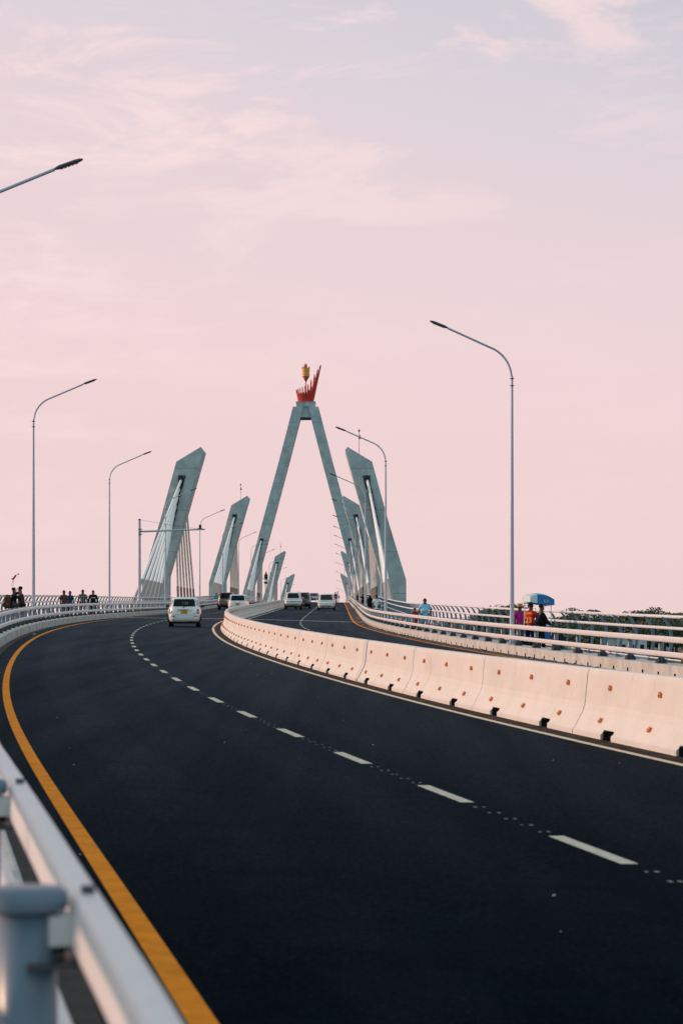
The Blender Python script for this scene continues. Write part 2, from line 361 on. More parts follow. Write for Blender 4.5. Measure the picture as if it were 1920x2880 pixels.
for side in(-1,1):
    off=RL if side<0 else RR;po=off+side*.10
    t=empty('guard_rail',at(60,off,.3));inv=Matrix.Translation(-t.location)
    tag(t,'two-rail steel guard rail along the '+('left kerb, blurred at the bottom left corner' if side<0 else 'right kerb, in front of the ice cream cart'),'guard rail')
    g=SG(-26,600)
    for zc,hh,cc,ww in((.30+.628,.145,.04,.078),(.30+.255,.135,.01,.068)):
        m=MB();sec=rrect(0,zc,ww,hh,.028);nn=len(sec);vs=[at(q,off-side*cc+o_+ladj(side,q),h_) for q in g for o_,h_ in sec]
        m.add(vs,[(i*nn+k,i*nn+(k+1)%nn,(i+1)*nn+(k+1)%nn,(i+1)*nn+k) for i in range(len(g)-1) for k in range(nn)]+[tuple(range(nn)),tuple(range(len(vs)-1,len(vs)-nn-1,-1))],M_rail,True)
        o=m.build('rail',t);o.data.transform(inv)
    s0,ds=(93.5,3.303) if side<0 else (91.5,3.34)
    me=rail_post(side);n0=-int((s0-(4 if side<0 else 58))/ds);rest=MB()
    pm=[tuple(v.co) for v in me.vertices];pf=[tuple(p.vertices) for p in me.polygons];pmi=[p.material_index for p in me.polygons]
    cnt=0;k=n0
    while s0+k*ds<420:
        s=s0+k*ds;k+=1
        if cnt<98:
            o=bpy.data.objects.new('post',me);COL.objects.link(o);o.parent=t;o.location=at(s,po+ladj(side,s),.302)-t.location;o.rotation_euler=(0,0,yaw(s));cnt+=1
        else:
            b=at(s,po,.302)-t.location
            for mi,mm in enumerate(me.materials):
                rest.add([Vector(p)+b for p in pm],[f for f,q in zip(pf,pmi) if q==mi],mm,True)
    k=n0-1
    while side>0 and s0+k*ds>0:
        s=s0+k*ds;k-=1;b=at(s,po,.302)-t.location
        for mi,mm in enumerate(me.materials):rest.add([Vector(p)+b for p in pm],[f for f,q in zip(pf,pmi) if q==mi],mm,True)
    tag(rest.build('distant_posts',t),kind='stuff')
# ------------------------------------------------------------------ outer walkway railings
def fin(side):
    prof=[(.10,.10),(.085,.16),(.14,.34),(.20,.58),(.215,.80),(.19,1.0),(.13,1.18),(.04,1.34),(-.05,1.44)]
    m=MB();w=.02;n=len(prof)
    vs=[]
    for i,(x,z) in enumerate(prof):
        dp=.09 if 1<i<n-1 else(.13 if i<=1 else .06)
        for dx,dy in((0,-w),(dp,-w),(dp,w),(0,w)):vs.append((side*(x+dx-.12),dy,z))
    m.add(vs,[(i*4+k,i*4+(k+1)%4,(i+1)*4+(k+1)%4,(i+1)*4+k) for i in range(n-1) for k in range(4)]+[(0,1,2,3),(4*n-4,4*n-3,4*n-2,4*n-1)],M_post)
    m.box((side*.06,0,.13),(.26,.14,.025),M_post)
    return m.mesh('railing_post')
for side in(-1,1):
    off=-5.95 if side<0 else 15.03;HT=1.40 if side<0 else 1.45;k0=HT/1.45
    t=empty('walkway_railing',at(90,off));inv=Matrix.Translation(-t.location)
    tag(t,'tall curved pedestrian railing with bent fins outside the '+('left' if side<0 else 'right')+' walkway','railing')
    g=SG(-26,600)
    for du,z,r in((-.07,1.45,.047),(.05,1.12,.045),(.10,.72,.022),(.02,.22,.022)):
        m=MB();sweep(m,[(off+side*du+r*math.cos(a),z*k0+r*math.sin(a)) for a in [2*PI*i/8 for i in range(8)]],g,M_rail)
        o=m.build('rail',t);o.data.transform(inv)
    me=fin(side);pm=[tuple(v.co) for v in me.vertices];pf=[tuple(p.vertices) for p in me.polygons];rest=MB()
    s=94-2.2*(15 if side>0 else 9);cnt=0;s_=s
    while s<430:
        b=at(s,off)-t.location
        if cnt<98:
            o=bpy.data.objects.new('post',me);COL.objects.link(o);o.parent=t;o.location=b;o.rotation_euler=(0,0,yaw(s));cnt+=1
        else:rest.add([Vector(p)+b for p in pm],pf,M_post)
        s+=2.2
    s=s_-2.2
    while s>-10:
        b=at(s,off)-t.location;rest.add([Vector(p)+b for p in pm],pf,M_post);s-=2.2
    tag(rest.build('distant_posts',t),kind='stuff')

# ------------------------------------------------------------------ street lamps
def lamp_proto():
    t=empty('street_lamp')
    m=MB();m.tube([(0,0,0),(0,0,3),(0,0,6),(0,0,9.35)],[.085,.072,.058,.043],M_lamp,14);m.box((0,0,.012),(.36,.36,.024),M_lamp)
    m.lathe([(.11,.02),(.10,.35)],M_lamp,14);m.build('pole',t)
    for z in(9.02,9.27):
        m=MB();m.lathe([(.052,z-.02),(.052,z+.02)],M_lhead,10)
        for a in range(4):m.box((.07*math.cos(a*PI/2),.07*math.sin(a*PI/2),z),(.05,.05,.012),M_lhead)
        m.build('clamp',t)
    pts=[(0,0,9.3)]
    for i in range(1,11):
        u=i/10;a=u*R(70);pts.append((.02+ .80*(1-math.cos(a))/ (1-math.cos(R(70))),0,9.3+1.06*math.sin(a)/math.sin(R(70))))
    e=Vector(pts[-1]);tip=Vector((2.32,0,11.0));pts+=[tuple(e.lerp(tip,.5)),tuple(tip)]
    m=MB();m.tube(pts,[.040]*8+[.038]*5,M_lamp,10);m.build('arm',t)
    m=MB();d=(Vector((2.97,0,11.24))-tip).normalized();u=Vector((-d.z,0,d.x))
    n=10;prof=[(0,.03,.03),(.05,.05,.045),(.12,.095,.06),(.5,.105,.062),(.62,.10,.05),(.68,.07,.03),(.70,.02,.012)]
    vs=[]
    for l,w,h in prof:
        for k in range(n):
            a=2*PI*k/n;vs.append(tip+d*l+Vector((0,1,0))*w*math.cos(a)+u*(h*math.sin(a) if math.sin(a)>0 else h*.55*math.sin(a)))
    m.add(vs,[(i*n+k,i*n+(k+1)%n,(i+1)*n+(k+1)%n,(i+1)*n+k) for i in range(len(prof)-1) for k in range(n)]+[tuple(range(n)),tuple((len(prof)-1)*n+k for k in range(n))],M_lhead,True)
    h=m.build('lamp_head',t)
    m=MB()
    for q in range(5):m.box(tip+d*(.17+q*.09)-u*.038,(.07,.13,.012),M_lens,Matrix.Rotation(-math.atan2(d.z,d.x),3,'Y'))
    m.build('lens',h)
    return t
lp=lamp_proto();used=False
def ordw(i):return ['nearest','second','third','fourth','fifth','sixth','seventh'][i]
for side in(-1,1):
    ks=range(0,13) if side<0 else range(0,14)
    for i in ks:
        s=(64.2+53.8*i-(2.2 if i==0 else 0)) if side<0 else (90.4+54.2*i)
        if s>790:break
        t=lp if not used else copytree(lp);used=True
        o=LLo if side<0 else LRo
        t.location=at(s,o,.30);t.rotation_euler=(0,0,yaw(s)+(0 if side<0 else PI))
        hz=(11.2 if side<0 else 11.35)-.30;t.scale=(.955,1,hz/11.24)
        w='left' if side<0 else 'right'
        if i==0:lab='street lamp at top left of which only arm and head are inside the frame' if side<0 else 'tallest-looking curved-arm street lamp, right of the road beside the ice cream cart'
        elif i<7:lab='curved-arm steel street lamp, %s from the camera in the %s row'%(ordw(i),w)
        else:lab='thin distant curved-arm street lamp near the far end of the %s row'%w
        tag(t,lab,'street lamp','street lamps along the bridge')
# camera gantry
gs=197.4;g=empty('camera_gantry',at(gs,LLo,.3),yaw(gs))
m=MB();m.tube([(0,0,0),(0,0,7.15)],[.12,.10],M_lamp,12);m.box((0,0,.015),(.4,.4,.03),M_lamp);m.lathe([(.12,7.12),(.11,7.2)],M_lhead,12);m.build('pole',g)
m=MB();m.tube([(.1,0,6.22),(5.1,0,6.40)],[.075,.055],M_lamp,10);m.build('arm',g)
m=MB()
for z in(6.0,6.2,6.4):m.box((.05,0,z),(.28,.3,.06),M_lhead)
m.build('bracket',g)
m=MB();m.tube([(0,0,7.15),(2.4,0,6.72),(4.6,0,6.42)],.010,M_lhead,5);m.build('stay_wire',g)
m=MB();m.box((4.72,0,6.62),(.18,.3,.26),M_black);m.box((4.72,0,6.45),(.42,.12,.06),M_lhead);m.tube([(4.72,-.15,6.62),(4.72,-.24,6.60)],.06,M_black,8);m.build('camera_box',g)
tag(g,'slim grey traffic camera pole with long horizontal arm over the left lane','camera gantry')
dc=empty('dome_camera',at(520,-4.55,4.9),0);m=MB();m.lathe([(.02,.35),(.16,.33),(.22,.2),(.22,.1)],M_cwhite,12);m.build('housing',dc)
m=MB();m.lathe([(.2,.1),(.17,-.02),(.08,-.1),(.01,-.12)],M_black,12);m.build('dome',dc);m=MB();m.tube([(0,0,.34),(-.12,0,.5),(-.35,0,.5)],.03,M_lamp,6);m.build('bracket',dc)
dc.scale=(2,2,2);tag(dc,'small white dome camera with black glass hung on a far left pole','camera')

# ------------------------------------------------------------------ pylons
def pylon_parts(t,sg,kind):
    """tower leg at axis distance u, mirrored by sg (-1 left, +1 right)"""
    if kind=='short':
        prof=[(12.95,-14),(12.95,3.0),(11.25,8.6),(9.6,14.65),(7.2,16.1),(6.95,15.8),(8.7,9.7),(10.5,3.4),(10.5,-14)]
        m=MB();m.prism([(sg*u,v) for u,v in prof],-2.6,2.6,M_pyl);o=m.build('tower_leg',t,bevel=.12)
    else:
        prof=[(12.65,-14),(12.65,2.4),(11.2,7.5),(5.4,28.9),(2.56,39.9),(.5,39.9),(1.07,37.6),(3.3,28.9),(7.6,12.7),(8.7,8.7),(10.35,3.8),(10.35,-14)]
        m=MB();m.prism([(sg*u,v) for u,v in prof],-2.6,2.6,M_pyl);o=m.build('tower_leg',t,bevel=.12)
    for fb in(-1,1):
        y=fb*2.6
        for k in range(6):
            f=k/5;v=12.75-f*4.1;u=9.2+f*.85-(.05 if kind=='short' else .25)
            m=MB()
            wd=.52 if k==0 else .44
            m.box((sg*u,y+fb*.06,v+.05),(wd,.16,.92 if k else 1.0),M_anch,Matrix.Rotation(sg*R(-16)*1,3,'Y') if k else None)  # dark boxes on the face stand in for the shaded anchor recess
            if k==0:m.box((sg*(u-.25),y+fb*.07,v-.1),(.12,.2,1.3),M_anch,Matrix.Rotation(sg*R(-14),3,'Y'))
            m.build('anchor_slot_shade',t)
            da=[10.3+5.66*j for j in range(6)][5-k]
            ub=(10.95 if fb<0 else 10.25)
            A=Vector((sg*u,y+fb*.1,v));B=Vector((sg*ub,fb*da,.0))
            n=(B-A).normalized();sl=B-n*(2.6/abs(n.z))
            m=MB();m.tube([A,sl],.13 if fb<0 else .12,M_cable,8);c=m.build('stay_cable',t)
            m=MB();m.tube([sl,B],.125,M_sleeve,8);m.lathe([(.16,-.06),(.16,.06)],M_anch,8,c=tuple(B+Vector((0,0,.1))));m.build('cable_sleeve',c)
def mast(loc,h):
    t=empty('lightning_rod',loc);m=MB();m.tube([(0,0,0),(0,0,h)],.025,M_lhead,6);m.build('rod',t)
    m=MB();m.lathe([(.01,h+.25),(.05,h+.1),(.16,h-.02),(.02,h-.05)],M_black,8);m.lathe([(.01,h-.35),(.15,h-.75),(.02,h-.78)],M_black,8,c=(.06,0,0));m.build('finial',t);return t
names={1:'nearest and largest',2:'second nearest',4:'small and far',5:'smallest and farthest'}
for k,(Y,ax) in {1:(240,-6.6),2:(365,-6.9),4:(615,-7.2),5:(742,-7.35)}.items():
    z=zdeck(Y)
    for sg in(-1,1):
        t=empty('cable_tower',(ax,Y,z));pylon_parts(t,sg,'short')
        tag(t,'leaning concrete cable tower with slanted top, %s, %s side of bridge'%(names[k],'left' if sg<0 else 'right'),'bridge tower','leaning cable towers')
        if (k,sg) in((1,1),(2,-1),(4,-1),(5,1)):
            u=8.35 if (k,sg)==(1,1) else 8.3
            tag(mast((ax+sg*u,Y,z+15.35),2.5),'thin lightning rod on the slanted top of the %s'%{(1,1):'nearest right hand cable tower',(2,-1):'second left hand cable tower',(4,-1):'fourth left hand cable tower',(5,1):'farthest right hand cable tower'}[(k,sg)],'lightning rod')
Y=490;z=zdeck(Y)
t=empty('arch_tower',(-7.2,Y,z));pylon_parts(t,-1,'A');pylon_parts(t,1,'A')
m=MB();m.prism([(-1.12,37.75),(1.12,37.75),(.56,39.88),(-.56,39.88)],-2.3,2.3,M_pyl);m.box((0,0,37.62),(2.1,4.3,.22),M_anch);m.build('crossbeam',t)
m=MB();m.prism([(-1.85,39.92),(1.85,39.92),(1.98,40.85),(-1.98,40.85)],-2.5,2.5,M_pyl);m.box((0,0,40.89),(4.0,5.1,.07),M_pyl);m.build('cap_platform',t)
tag(t,'tall A-shaped concrete tower spanning the road, highest of all, crowned by the torch','bridge tower')
tz=z+40.93;T=empty('torch_sculpture',(-7.2,Y,tz))
m=MB();m.tube([(0,0,0),(0,0,4.4)],.10,M_red,8);m.build('stem',T)
m=MB();m.lathe([(.03,4.1),(.72,5.25)],M_brown,20);m.build('cone',T)
m=MB();m.lathe([(.72,5.25),(.74,5.3),(.74,5.75),(.78,5.78),(.74,5.84),(.74,6.35),(.80,6.40),(.80,6.5),(.74,6.56),(.74,6.95),(.68,6.95),(.66,6.6)],M_gold,20,smooth=False)
for a in range(10):
    c=Vector((.74*math.cos(a*PI/5),.74*math.sin(a*PI/5),6.9));m.lathe([(.12,0),(.08,.2),(.005,.45)],M_gold,6,c=tuple(c))
m.build('drum',T)
m=MB()
for a in range(5):m.lathe([(.14,0),(.2,.3),(.1,.7),(.01,1.05+.15*(a%2))],M_red,6,c=(.22*math.cos(a*1.3)-.08,.22*math.sin(a*1.3),6.85))
m.build('flame',T)
for i in range(46):
    a=2*PI*i/46;c,s_=math.cos(a),math.sin(a);x=c
    f=(x+1)/2
    h=2.45+1.5*f+ (max(0,x-.1)/.9)**1.6*3.6
    if i%2 and x<.6:h*=.62
    if i%2 and x>=.6:h*=.80
    r0=1.42;fl=.165 if x<0 else .165
    b=Vector((r0*c,r0*s_*1.0,0));tp=Vector((r0*c+fl*h*c*1.35*(1 if x<0 else .95),r0*s_+.14*h*s_,h))
    m=MB();m.tube([b,tp],[.13,.10],M_red,6);q=tp+(tp-b).normalized()*.12;m.tube([tp,q],[.10,.02],M_red,6);m.build('rod',T)
tag(T,'torch sculpture of red rods round a golden drum atop the A-shaped tower','sculpture')

# ------------------------------------------------------------------ far cranes and mast
def lattice(mb,p0,p1,w0,w1,n,m,r=.06):
    p0,p1=Vector(p0),Vector(p1);d=(p1-p0).normalized();u=Vector((0,1,0)).cross(d).normalized();v=d.cross(u)
    def c(i,k):
        f=i/n;w=(w0+(w1-w0)*f)/2;p=p0.lerp(p1,f);return p+u*w*(1,1,-1,-1)[k]+v*w*(1,-1,-1,1)[k]
    for k in range(4):
        mb.tube([c(0,k),c(n,k)],r*1.5,m,4)
        for i in range(n):mb.tube([c(i,k),c(i+1,(k+1)%4)],r,m,4);mb.tube([c(i,k),c(i,(k+1)%4)],r,m,4)
M_crane=mat('crane steel',(.35,.12,.08),.5);M_cranel=mat('crane lattice pale',(.42,.33,.30),.5)
for j,(px,top,lean) in enumerate(((743.5,30.5,-3),(755.5,32.5,-1.2))):
    Yc=1500;x=(px-960)*Yc/6800+ (4 if j==0 else 2);t=empty('lattice_crane',(x,Yc+40*j,-8))
    m=MB();lattice(m,(0,0,1),(lean,0,top+2),4.6,1.3,16,M_cranel,.10);m.build('boom',t)
    m=MB();m.box((lean,0,top+3.6),(2.2,2,3.4),M_black);m.lathe([(1.1,0),(.05,2.6)],M_crane,6,c=(lean,0,top+5.2));m.build('boom_head',t)
    m=MB();m.box((0,0,-.8),(9,7,2.6),M_crane);m.box((2.5,0,1.8),(4,4,3),M_crane);m.build('cab',t)
    m=MB();m.tube([(4,0,3),(lean+.9,0,top+3)],.10,M_black,4);m.build('hoist_rope',t)
    tag(t,'distant lattice boom crane with dark head, %s of two beside the A-shaped tower'%('left' if j==0 else 'right'),'crane','far cranes')
Yc=1600;t=empty('telecom_mast',((949.5-960)*Yc/6800,Yc,-8));m=MB();lattice(m,(0,0,0),(0,0,27),3.0,.8,14,M_lhead,.07);m.build('lattice',t)
m=MB()
for a in range(3):
    for zz in(18,23):m.box((1.0*math.cos(a*2.1),1.0*math.sin(a*2.1),zz),(.5,.4,2),M_black)
m.build('antenna',t);tag(t,'thin lattice telecom mast at the right end of the crest, far away','mast')

# ------------------------------------------------------------------ trees, palm, houses
def tree_mesh(seed,w,h,mt):
    r=np.random.RandomState(seed);m=MB();cl=[]
    for i in range(34):
        a=r.uniform(0,2*PI);q=math.sqrt(r.uniform(0,1));cl.append((q*w/2*math.cos(a),q*w/2*math.sin(a),h*(.36+.56*(1-q*q*.75)*r.uniform(.45,1)),r.uniform(.13,.22)*w))
    vs=[];fs=[]
    for cx,cy,cz,cr in cl:
        for j in range(230):
            v=r.normal(size=3);v/=np.linalg.norm(v);rr=cr*r.uniform(.55,1.08);p=np.array([cx,cy,cz])+v*rr*np.array([1,1,.62])
            n=v+r.normal(size=3)*.7;n/=np.linalg.norm(n);u=np.cross(n,r.normal(size=3));u/=np.linalg.norm(u);ww=np.cross(n,u);l=r.uniform(.2,.5)
            k=len(vs);vs+=[p+u*l,p+ww*l*.6,p-u*l,p-ww*l*.6];fs.append((k,k+1,k+2,k+3))
    m.add(vs,fs,mt);crown=m.mesh('crown')
    t=MB();t.tube([(0,0,0),(.1,0,h*.25),(-.1,.1,h*.5)],[.4,.32,.22],M_trunk,8)
    for cx,cy,cz,cr in cl[:8]:t.tube([(0,0,h*.3),(cx*.5,cy*.5,h*.5),(cx*.9,cy*.9,cz)],[.2,.13,.05],M_trunk,5)
    return crown,t.mesh('trunk')
TM=[tree_mesh(1,15,12,M_leaf),tree_mesh(2,12,14,M_leaf),tree_mesh(5,18,11,M_leaf),tree_mesh(9,9,11,M_leaf2)]
tt=0
def tree(px,top_y,Y,kind,sx=1.0):
    global tt
    x=(px-960)*Y/6800;ztop=1.83-(top_y-1735)*Y/6800;cr,tr=TM[kind];h=[12,14,11,11][kind];sc=(ztop+7.2)/ (h*.97)
    t=empty('tree',(x,Y,-7.2),rng.uniform(0,6));t.scale=(sx*max(.8,sc),sx*max(.8,sc),sc)
    a=bpy.data.objects.new('crown',cr);a.parent=t;COL.objects.link(a);b=bpy.data.objects.new('trunk',tr);b.parent=t;COL.objects.link(b)
    return t
GT='trees on the far shore at the right'
tree_list=[(1430,1703,640,2),(1385,1722,700,0),(1490,1716,620,1),(1540,1738,600,0),(1590,1736,640,2),(1619,1713,650,1),(1668,1744,640,0),(1712,1732,600,2),(1748,1726,570,0),(1800,1721,560,2),(1826,1712,560,1),(1868,1721,570,0),(1900,1719,600,3),(1945,1722,560,1),(1990,1715,600,2),
 (1455,1742,560,2),(1520,1750,540,0),(1590,1752,530,2),(1645,1755,540,0),(1700,1752,520,2),(1762,1748,520,0),(1830,1748,515,2),(1890,1745,515,0),(1945,1745,520,2),(1350,1738,760,2),(1300,1742,820,0),(1270,1740,850,2),(2040,1725,560,0),(2090,1720,600,1)]
for i,(a,b,c,d) in enumerate(tree_list):
    t=tree(a,b,c,d,1.15 if i>14 else 1.0)
    lab={0:'broad dark green tree behind the blue cart canopy and right lamp pole',5:'round topped dark tree left of the palm on the far shore',10:'tallest dark green tree on the right shore above the railing',12:'olive brown tree at the right edge of the shore skyline',9:'dark spreading tree just left of the tallest tree on the right shore'}.get(i)
    if not lab:lab='dark green tree massed with others seen through the right railing' if 15<=i<=23 else 'low dark green tree in the skyline of the far right shore'
    tag(t,lab,'tree',GT)
# palm
t=empty('palm_tree',((1669-960)*600/6800,600,-7));m=MB();m.tube([(0,0,0),(.3,0,5),(.1,0,10.2)],[.3,.2,.15],M_trunk,8);m.build('trunk',t)
m=MB()
for a in range(15):
    an=a*2*PI/15+rng.uniform(-.2,.2);up=rng.uniform(.2,1.3);pts=[]
    for j in range(7):
        f=j/6;rr=2.4*f;pts.append(Vector((.1+rr*math.cos(an),rr*math.sin(an),10.2+up*1.8*f-2.6*f*f)))
    m.tube(pts,.03,M_leaf,4)
    for j in range(1,7):
        for sd in(-1,1):
            p=pts[j];d=(pts[j]-pts[j-1]).normalized();w=Vector((-math.sin(an),math.cos(an),0))*sd
            m.add([p,p+w*.35+d*.25-Vector((0,0,.35)),p+w*.1+d*.45-Vector((0,0,.2)),p-d*.25],[(0,1,2),(0,1,3)],M_leaf)
m.build('fronds',t);tag(t,'lone palm tree with ragged fronds on the skyline above the right railing','palm tree')
def house(x,Y,w,d,h,mt,lab):
    t=empty('house',(x,Y,-7.4));m=MB();m.box((0,0,h/2),(w,d,h),mt);m.build('wall',t)
    m=MB();m.prism([(-w/2-.4,h+.01),(w/2+.4,h+.01),(0,h+w*.16)],-d/2-.4,d/2+.4,M_walk);m.build('roof',t)
    for i in range(3):
        m=MB();m.box((-w/3+i*w/3,-d/2-.03,h*.55),(w*.14,.06,h*.35),M_glass);m.build('window',t)
    tag(t,lab,'house')
M_hw=mat('house wall pale',(.5,.55,.56),.8,var=.1,scale=.5);M_hw2=mat('house wall white',(.6,.58,.56),.8,var=.1,scale=.5)
house((1773-960)*480/6800,480,5.5,6,5.2,M_hw,'pale blue white house among trees seen low through the right guard rail')
house((1728-960)*484/6800,484,3.6,6,5.0,M_hw2,'small white outbuilding left of the pale blue house through the guard rail')
house((1359-960)*760/6800,742,5,8,11,M_hw2,'small white building in the gap of the railing behind the man in light blue')

# ------------------------------------------------------------------ vehicles
def sup(w,yr,yf,n,N=44):
    out=[];yc=(yr+yf)/2;L=(yf-yr)/2
    for k in range(N):
        a=2*PI*k/N+PI/N;c,s=math.cos(a),math.sin(a)
        out.append((w*math.copysign(abs(c)**(2/n),c),yc+L*math.copysign(abs(s)**(2/n),s)))
    return out
class Shell:
    def __init__(s,levels,n,zf=None):s.lv=levels;s.n=n;s.zf=zf
    def at(s,z):
        zs=[l[0] for l in s.lv];return [float(np.interp(z,zs,[l[i] for l in s.lv])) for i in(1,2,3)]
    def geo(s,m,mt,N=44):
        vs=[]
        for z,yr,yf,w in s.lv:
            for x,y in sup(w,yr,yf,s.n,N):vs.append((x,y,s.zf(z,y) if s.zf else z))
        k=len(s.lv)
        m.add(vs,[(i*N+j,i*N+(j+1)%N,(i+1)*N+(j+1)%N,(i+1)*N+j) for i in range(k-1) for j in range(N)],mt,True)
        m.add(vs[-N:],[tuple(range(N))],mt);m.add(vs[:N],[tuple(range(N-1,-1,-1))],mt)
    def pt(s,face,a,z,off):
        yr,yf,w=s.at(z);yc=(yr+yf)/2;L=(yf-yr)/2
        if face in('rear','front'):
            f=(1-min(.9999,abs(a/w))**s.n)**(1/s.n);y=yc-L*f if face=='rear' else yc+L*f
            return Vector((a,y+(-off if face=='rear' else off),s.zf(z,y) if s.zf else z))
        f=(1-min(.9999,abs((a-yc)/L))**s.n)**(1/s.n);x=w*f+off
        return Vector((x if face=='right' else -x,a,s.zf(z,a) if s.zf else z))
    def patch(s,m,face,z0,z1,a0b,a1b,a0t,a1t,mt,off=.012,nx=10,nz=4):
        vs=[]
        for j in range(nz+1):
            f=j/nz;z=z0+(z1-z0)*f
            for i in range(nx+1):
                g=i/nx;a=(a0b+(a1b-a0b)*g)*(1-f)+(a0t+(a1t-a0t)*g)*f;vs.append(s.pt(face,a,z,off))
        m.add(vs,[(j*(nx+1)+i,j*(nx+1)+i+1,(j+1)*(nx+1)+i+1,(j+1)*(nx+1)+i) for j in range(nz) for i in range(nx)],mt,True)
def wheel(t,x,y,r,w):
    m=MB();m.lathe([(r*.6,-w/2),(r*.93,-w/2),(r,-w/2+.03),(r,w/2-.03),(r*.93,w/2),(r*.6,w/2)],M_tyre,22,ax='x');q=m.build('wheel',t);q.location=(x,y,r)
    m=MB();sd=1 if x>0 else -1
    m.lathe([(r*.62,0),(r*.58,sd*.01),(r*.2,sd*.02),(.03,sd*.03)],M_rim,18,c=(sd*(w/2-.005),0,0),ax='x');m.build('rim',q)
def car(name,s,off,face,L,W,H,belt,hoodf,cowl,roofr,rooff,paint,style,label,cat,lit=False,clear=.27,wr=.30,rails=False,wink=None,scale=1,grhr=.06,dx=0):
    yr,yf=-L/2,L/2;w=W/2
    t=empty(name,at(s,off),yaw(s)+(PI if face=='front' else 0),pitch(s,off)*(1 if face=='rear' else -1))
    cy=yf-cowl
    def zf(z,y):
        if z<=hoodf*.8 or y<cy:return z
        k=min(1,(y-cy)/(yf-cy));tgt=hoodf+(z-belt);q=(z-hoodf*.8)/(belt-hoodf*.8)
        return z-(belt-hoodf)*q*k**1.6
    b=Shell([(clear,yr+.12,yf-.12,w-.09),(clear+.05,yr+.04,yf-.05,w-.03),(.42,yr,yf,w-.01),(.60,yr+.005,yf-.005,w),(belt*.82,yr+.03,yf-.05,w-.005),(belt-.04,yr+.05,yf-.11,w-.03),(belt,yr+.09,yf-.20,w-.07)],5.5,zf)
    gr=yr+grhr
    gh=Shell([(belt-.05,gr,cy+.02,w-.05),(belt+.03,gr+.02,cy-.03,w-.07),(H-.11,roofr+yr,yf-rooff,w-.155),(H-.06,roofr+yr+.04,yf-rooff-.05,w-.185),(H-.02,roofr+yr+.12,yf-rooff-.16,w-.26),(H,roofr+yr+.26,yf-rooff-.34,w-.42)],5.0)
    m=MB();b.geo(m,paint);gh.geo(m,paint);body=m.build('body',t)
    m=MB();m.box((0,0,clear-.02),(W-.36,L-.7,.16),M_black)
    for y in(yr+.75,yf-.75):m.tube([(-w+.15,y,wr),(w-.15,y,wr)],.06,M_black,6)
    if face=='rear':m.tube([(w*.42,yr+.3,.25),(w*.42,yr-.02,.27)],.045,M_black,8);m.box((w*.1,yr+.35,.24),(.5,.3,.14),M_black)
    m.build('underbody',t)
    for sx in(-1,1):
        for y in(yr+.72,yf-.78):
            wheel(t,sx*(w-.135),y,wr,.215)
            a=MB();a.lathe([(wr+.055,0),(wr+.055,sx*.02)],M_black,20,c=(sx*(w-.012),y,wr+.02),ax='x')
            a.v=[v if v[2]>clear else (v[0],v[1],clear) for v in a.v];a.build('wheel_arch',t)
    zt=H-.12;zb=belt+.07;wt=gh.at(zt)[2];wb=gh.at(zb)[2]
    def win(nm,fc,*a):
        m=MB();gh.patch(m,fc,*a,M_glass);return m.build(nm,t)
    rw=win('rear_window','rear',zb,zt+.03,-wb*.90,wb*.90,-wt*.86,wt*.86)
    ws=win('windshield','front',zb-.03,zt+.02,-wb*.90,wb*.90,-wt*.88,wt*.88)
    for fc in('left','right'):
        y0,y1=gh.at(zb)[:2];u0,u1=gh.at(zt)[:2]
        n=3 if L>3.9 else 2
        for i in range(n):
            f0,f1=i/n+.02,(i+1)/n-.02
            lo=lambda f:y0+.22+(y1-y0-.5)*f; hi=lambda f:u0+.18+(u1-u0-.36)*f
            win('side_window',fc,zb,zt,lo(f0),lo(f1),hi(f0),hi(f1))
    # doors seams and handles
    for sx,fc in((-1,'left'),(1,'right')):
        m=MB()
        for y in(-.15,.75):b.patch(m,fc,.38,belt-.06,y,y+.012,y,y+.012,M_black,.004,1,4)
        m.build('door_seam',t)
        for y in(-.05,-.95):
            m=MB();m.box((sx*(w+.012),y,belt-.14),(.03,.18,.035),paint);m.build('door_handle',t)
        m=MB();m.box((sx*(w+.075),cy-.30,belt+.07),(.17,.09,.13),M_black if style in('hatch','bronze') else paint);m.tube([(sx*(w-.06),cy-.3,belt+.02),(sx*(w+.05),cy-.3,belt+.04)],.025,M_black,6);m.build('wing_mirror',t,bevel=.03)
    m=MB();b.patch(m,'rear',.605,.618,-w*.97,w*.97,-w*.97,w*.97,M_black if style!='hatch' else M_base,.004,16,1);m.build('bumper_seam',t)
    # lights rear
    for sx in(-1,1):
        x0,x1=sorted((sx*w*.755,sx*w*.965));xt0,xt1=sorted((sx*w*.78,sx*w*.90))
        m=MB();b.patch(m,'rear',.68 if style!='hatch2' else .74,belt-.045,x0,x1,xt0,xt1,M_tlit if lit else M_tred,.012,6,4)
        q=m.build('tail_light',t)
        m=MB();b.patch(m,'rear',.74,.80,sx*w*.80,sx*w*.90,sx*w*.80,sx*w*.90,mat('light clear',(.5,.35,.35),.3),.016,3,2);m.build('reversing_light',q)
        m=MB();b.patch(m,'rear',.53,.57,*sorted((sx*w*.56,sx*w*.8)),*sorted((sx*w*.56,sx*w*.8)),M_tred if style!='hatch' else mat('bumper reflector',(.16,.01,.01),.4),.008,3,1);m.build('bumper_reflector',t)
    # rear plate + handle
    pz=.765 if H<1.7 else .86;px=0 if H<1.7 else .25
    py=b.pt('rear',px,pz,0).y
    m=MB();m.box((px,py-.018,pz),(.35,.016,.19),M_plate);q=m.build('number_plate',t,bevel=.008)
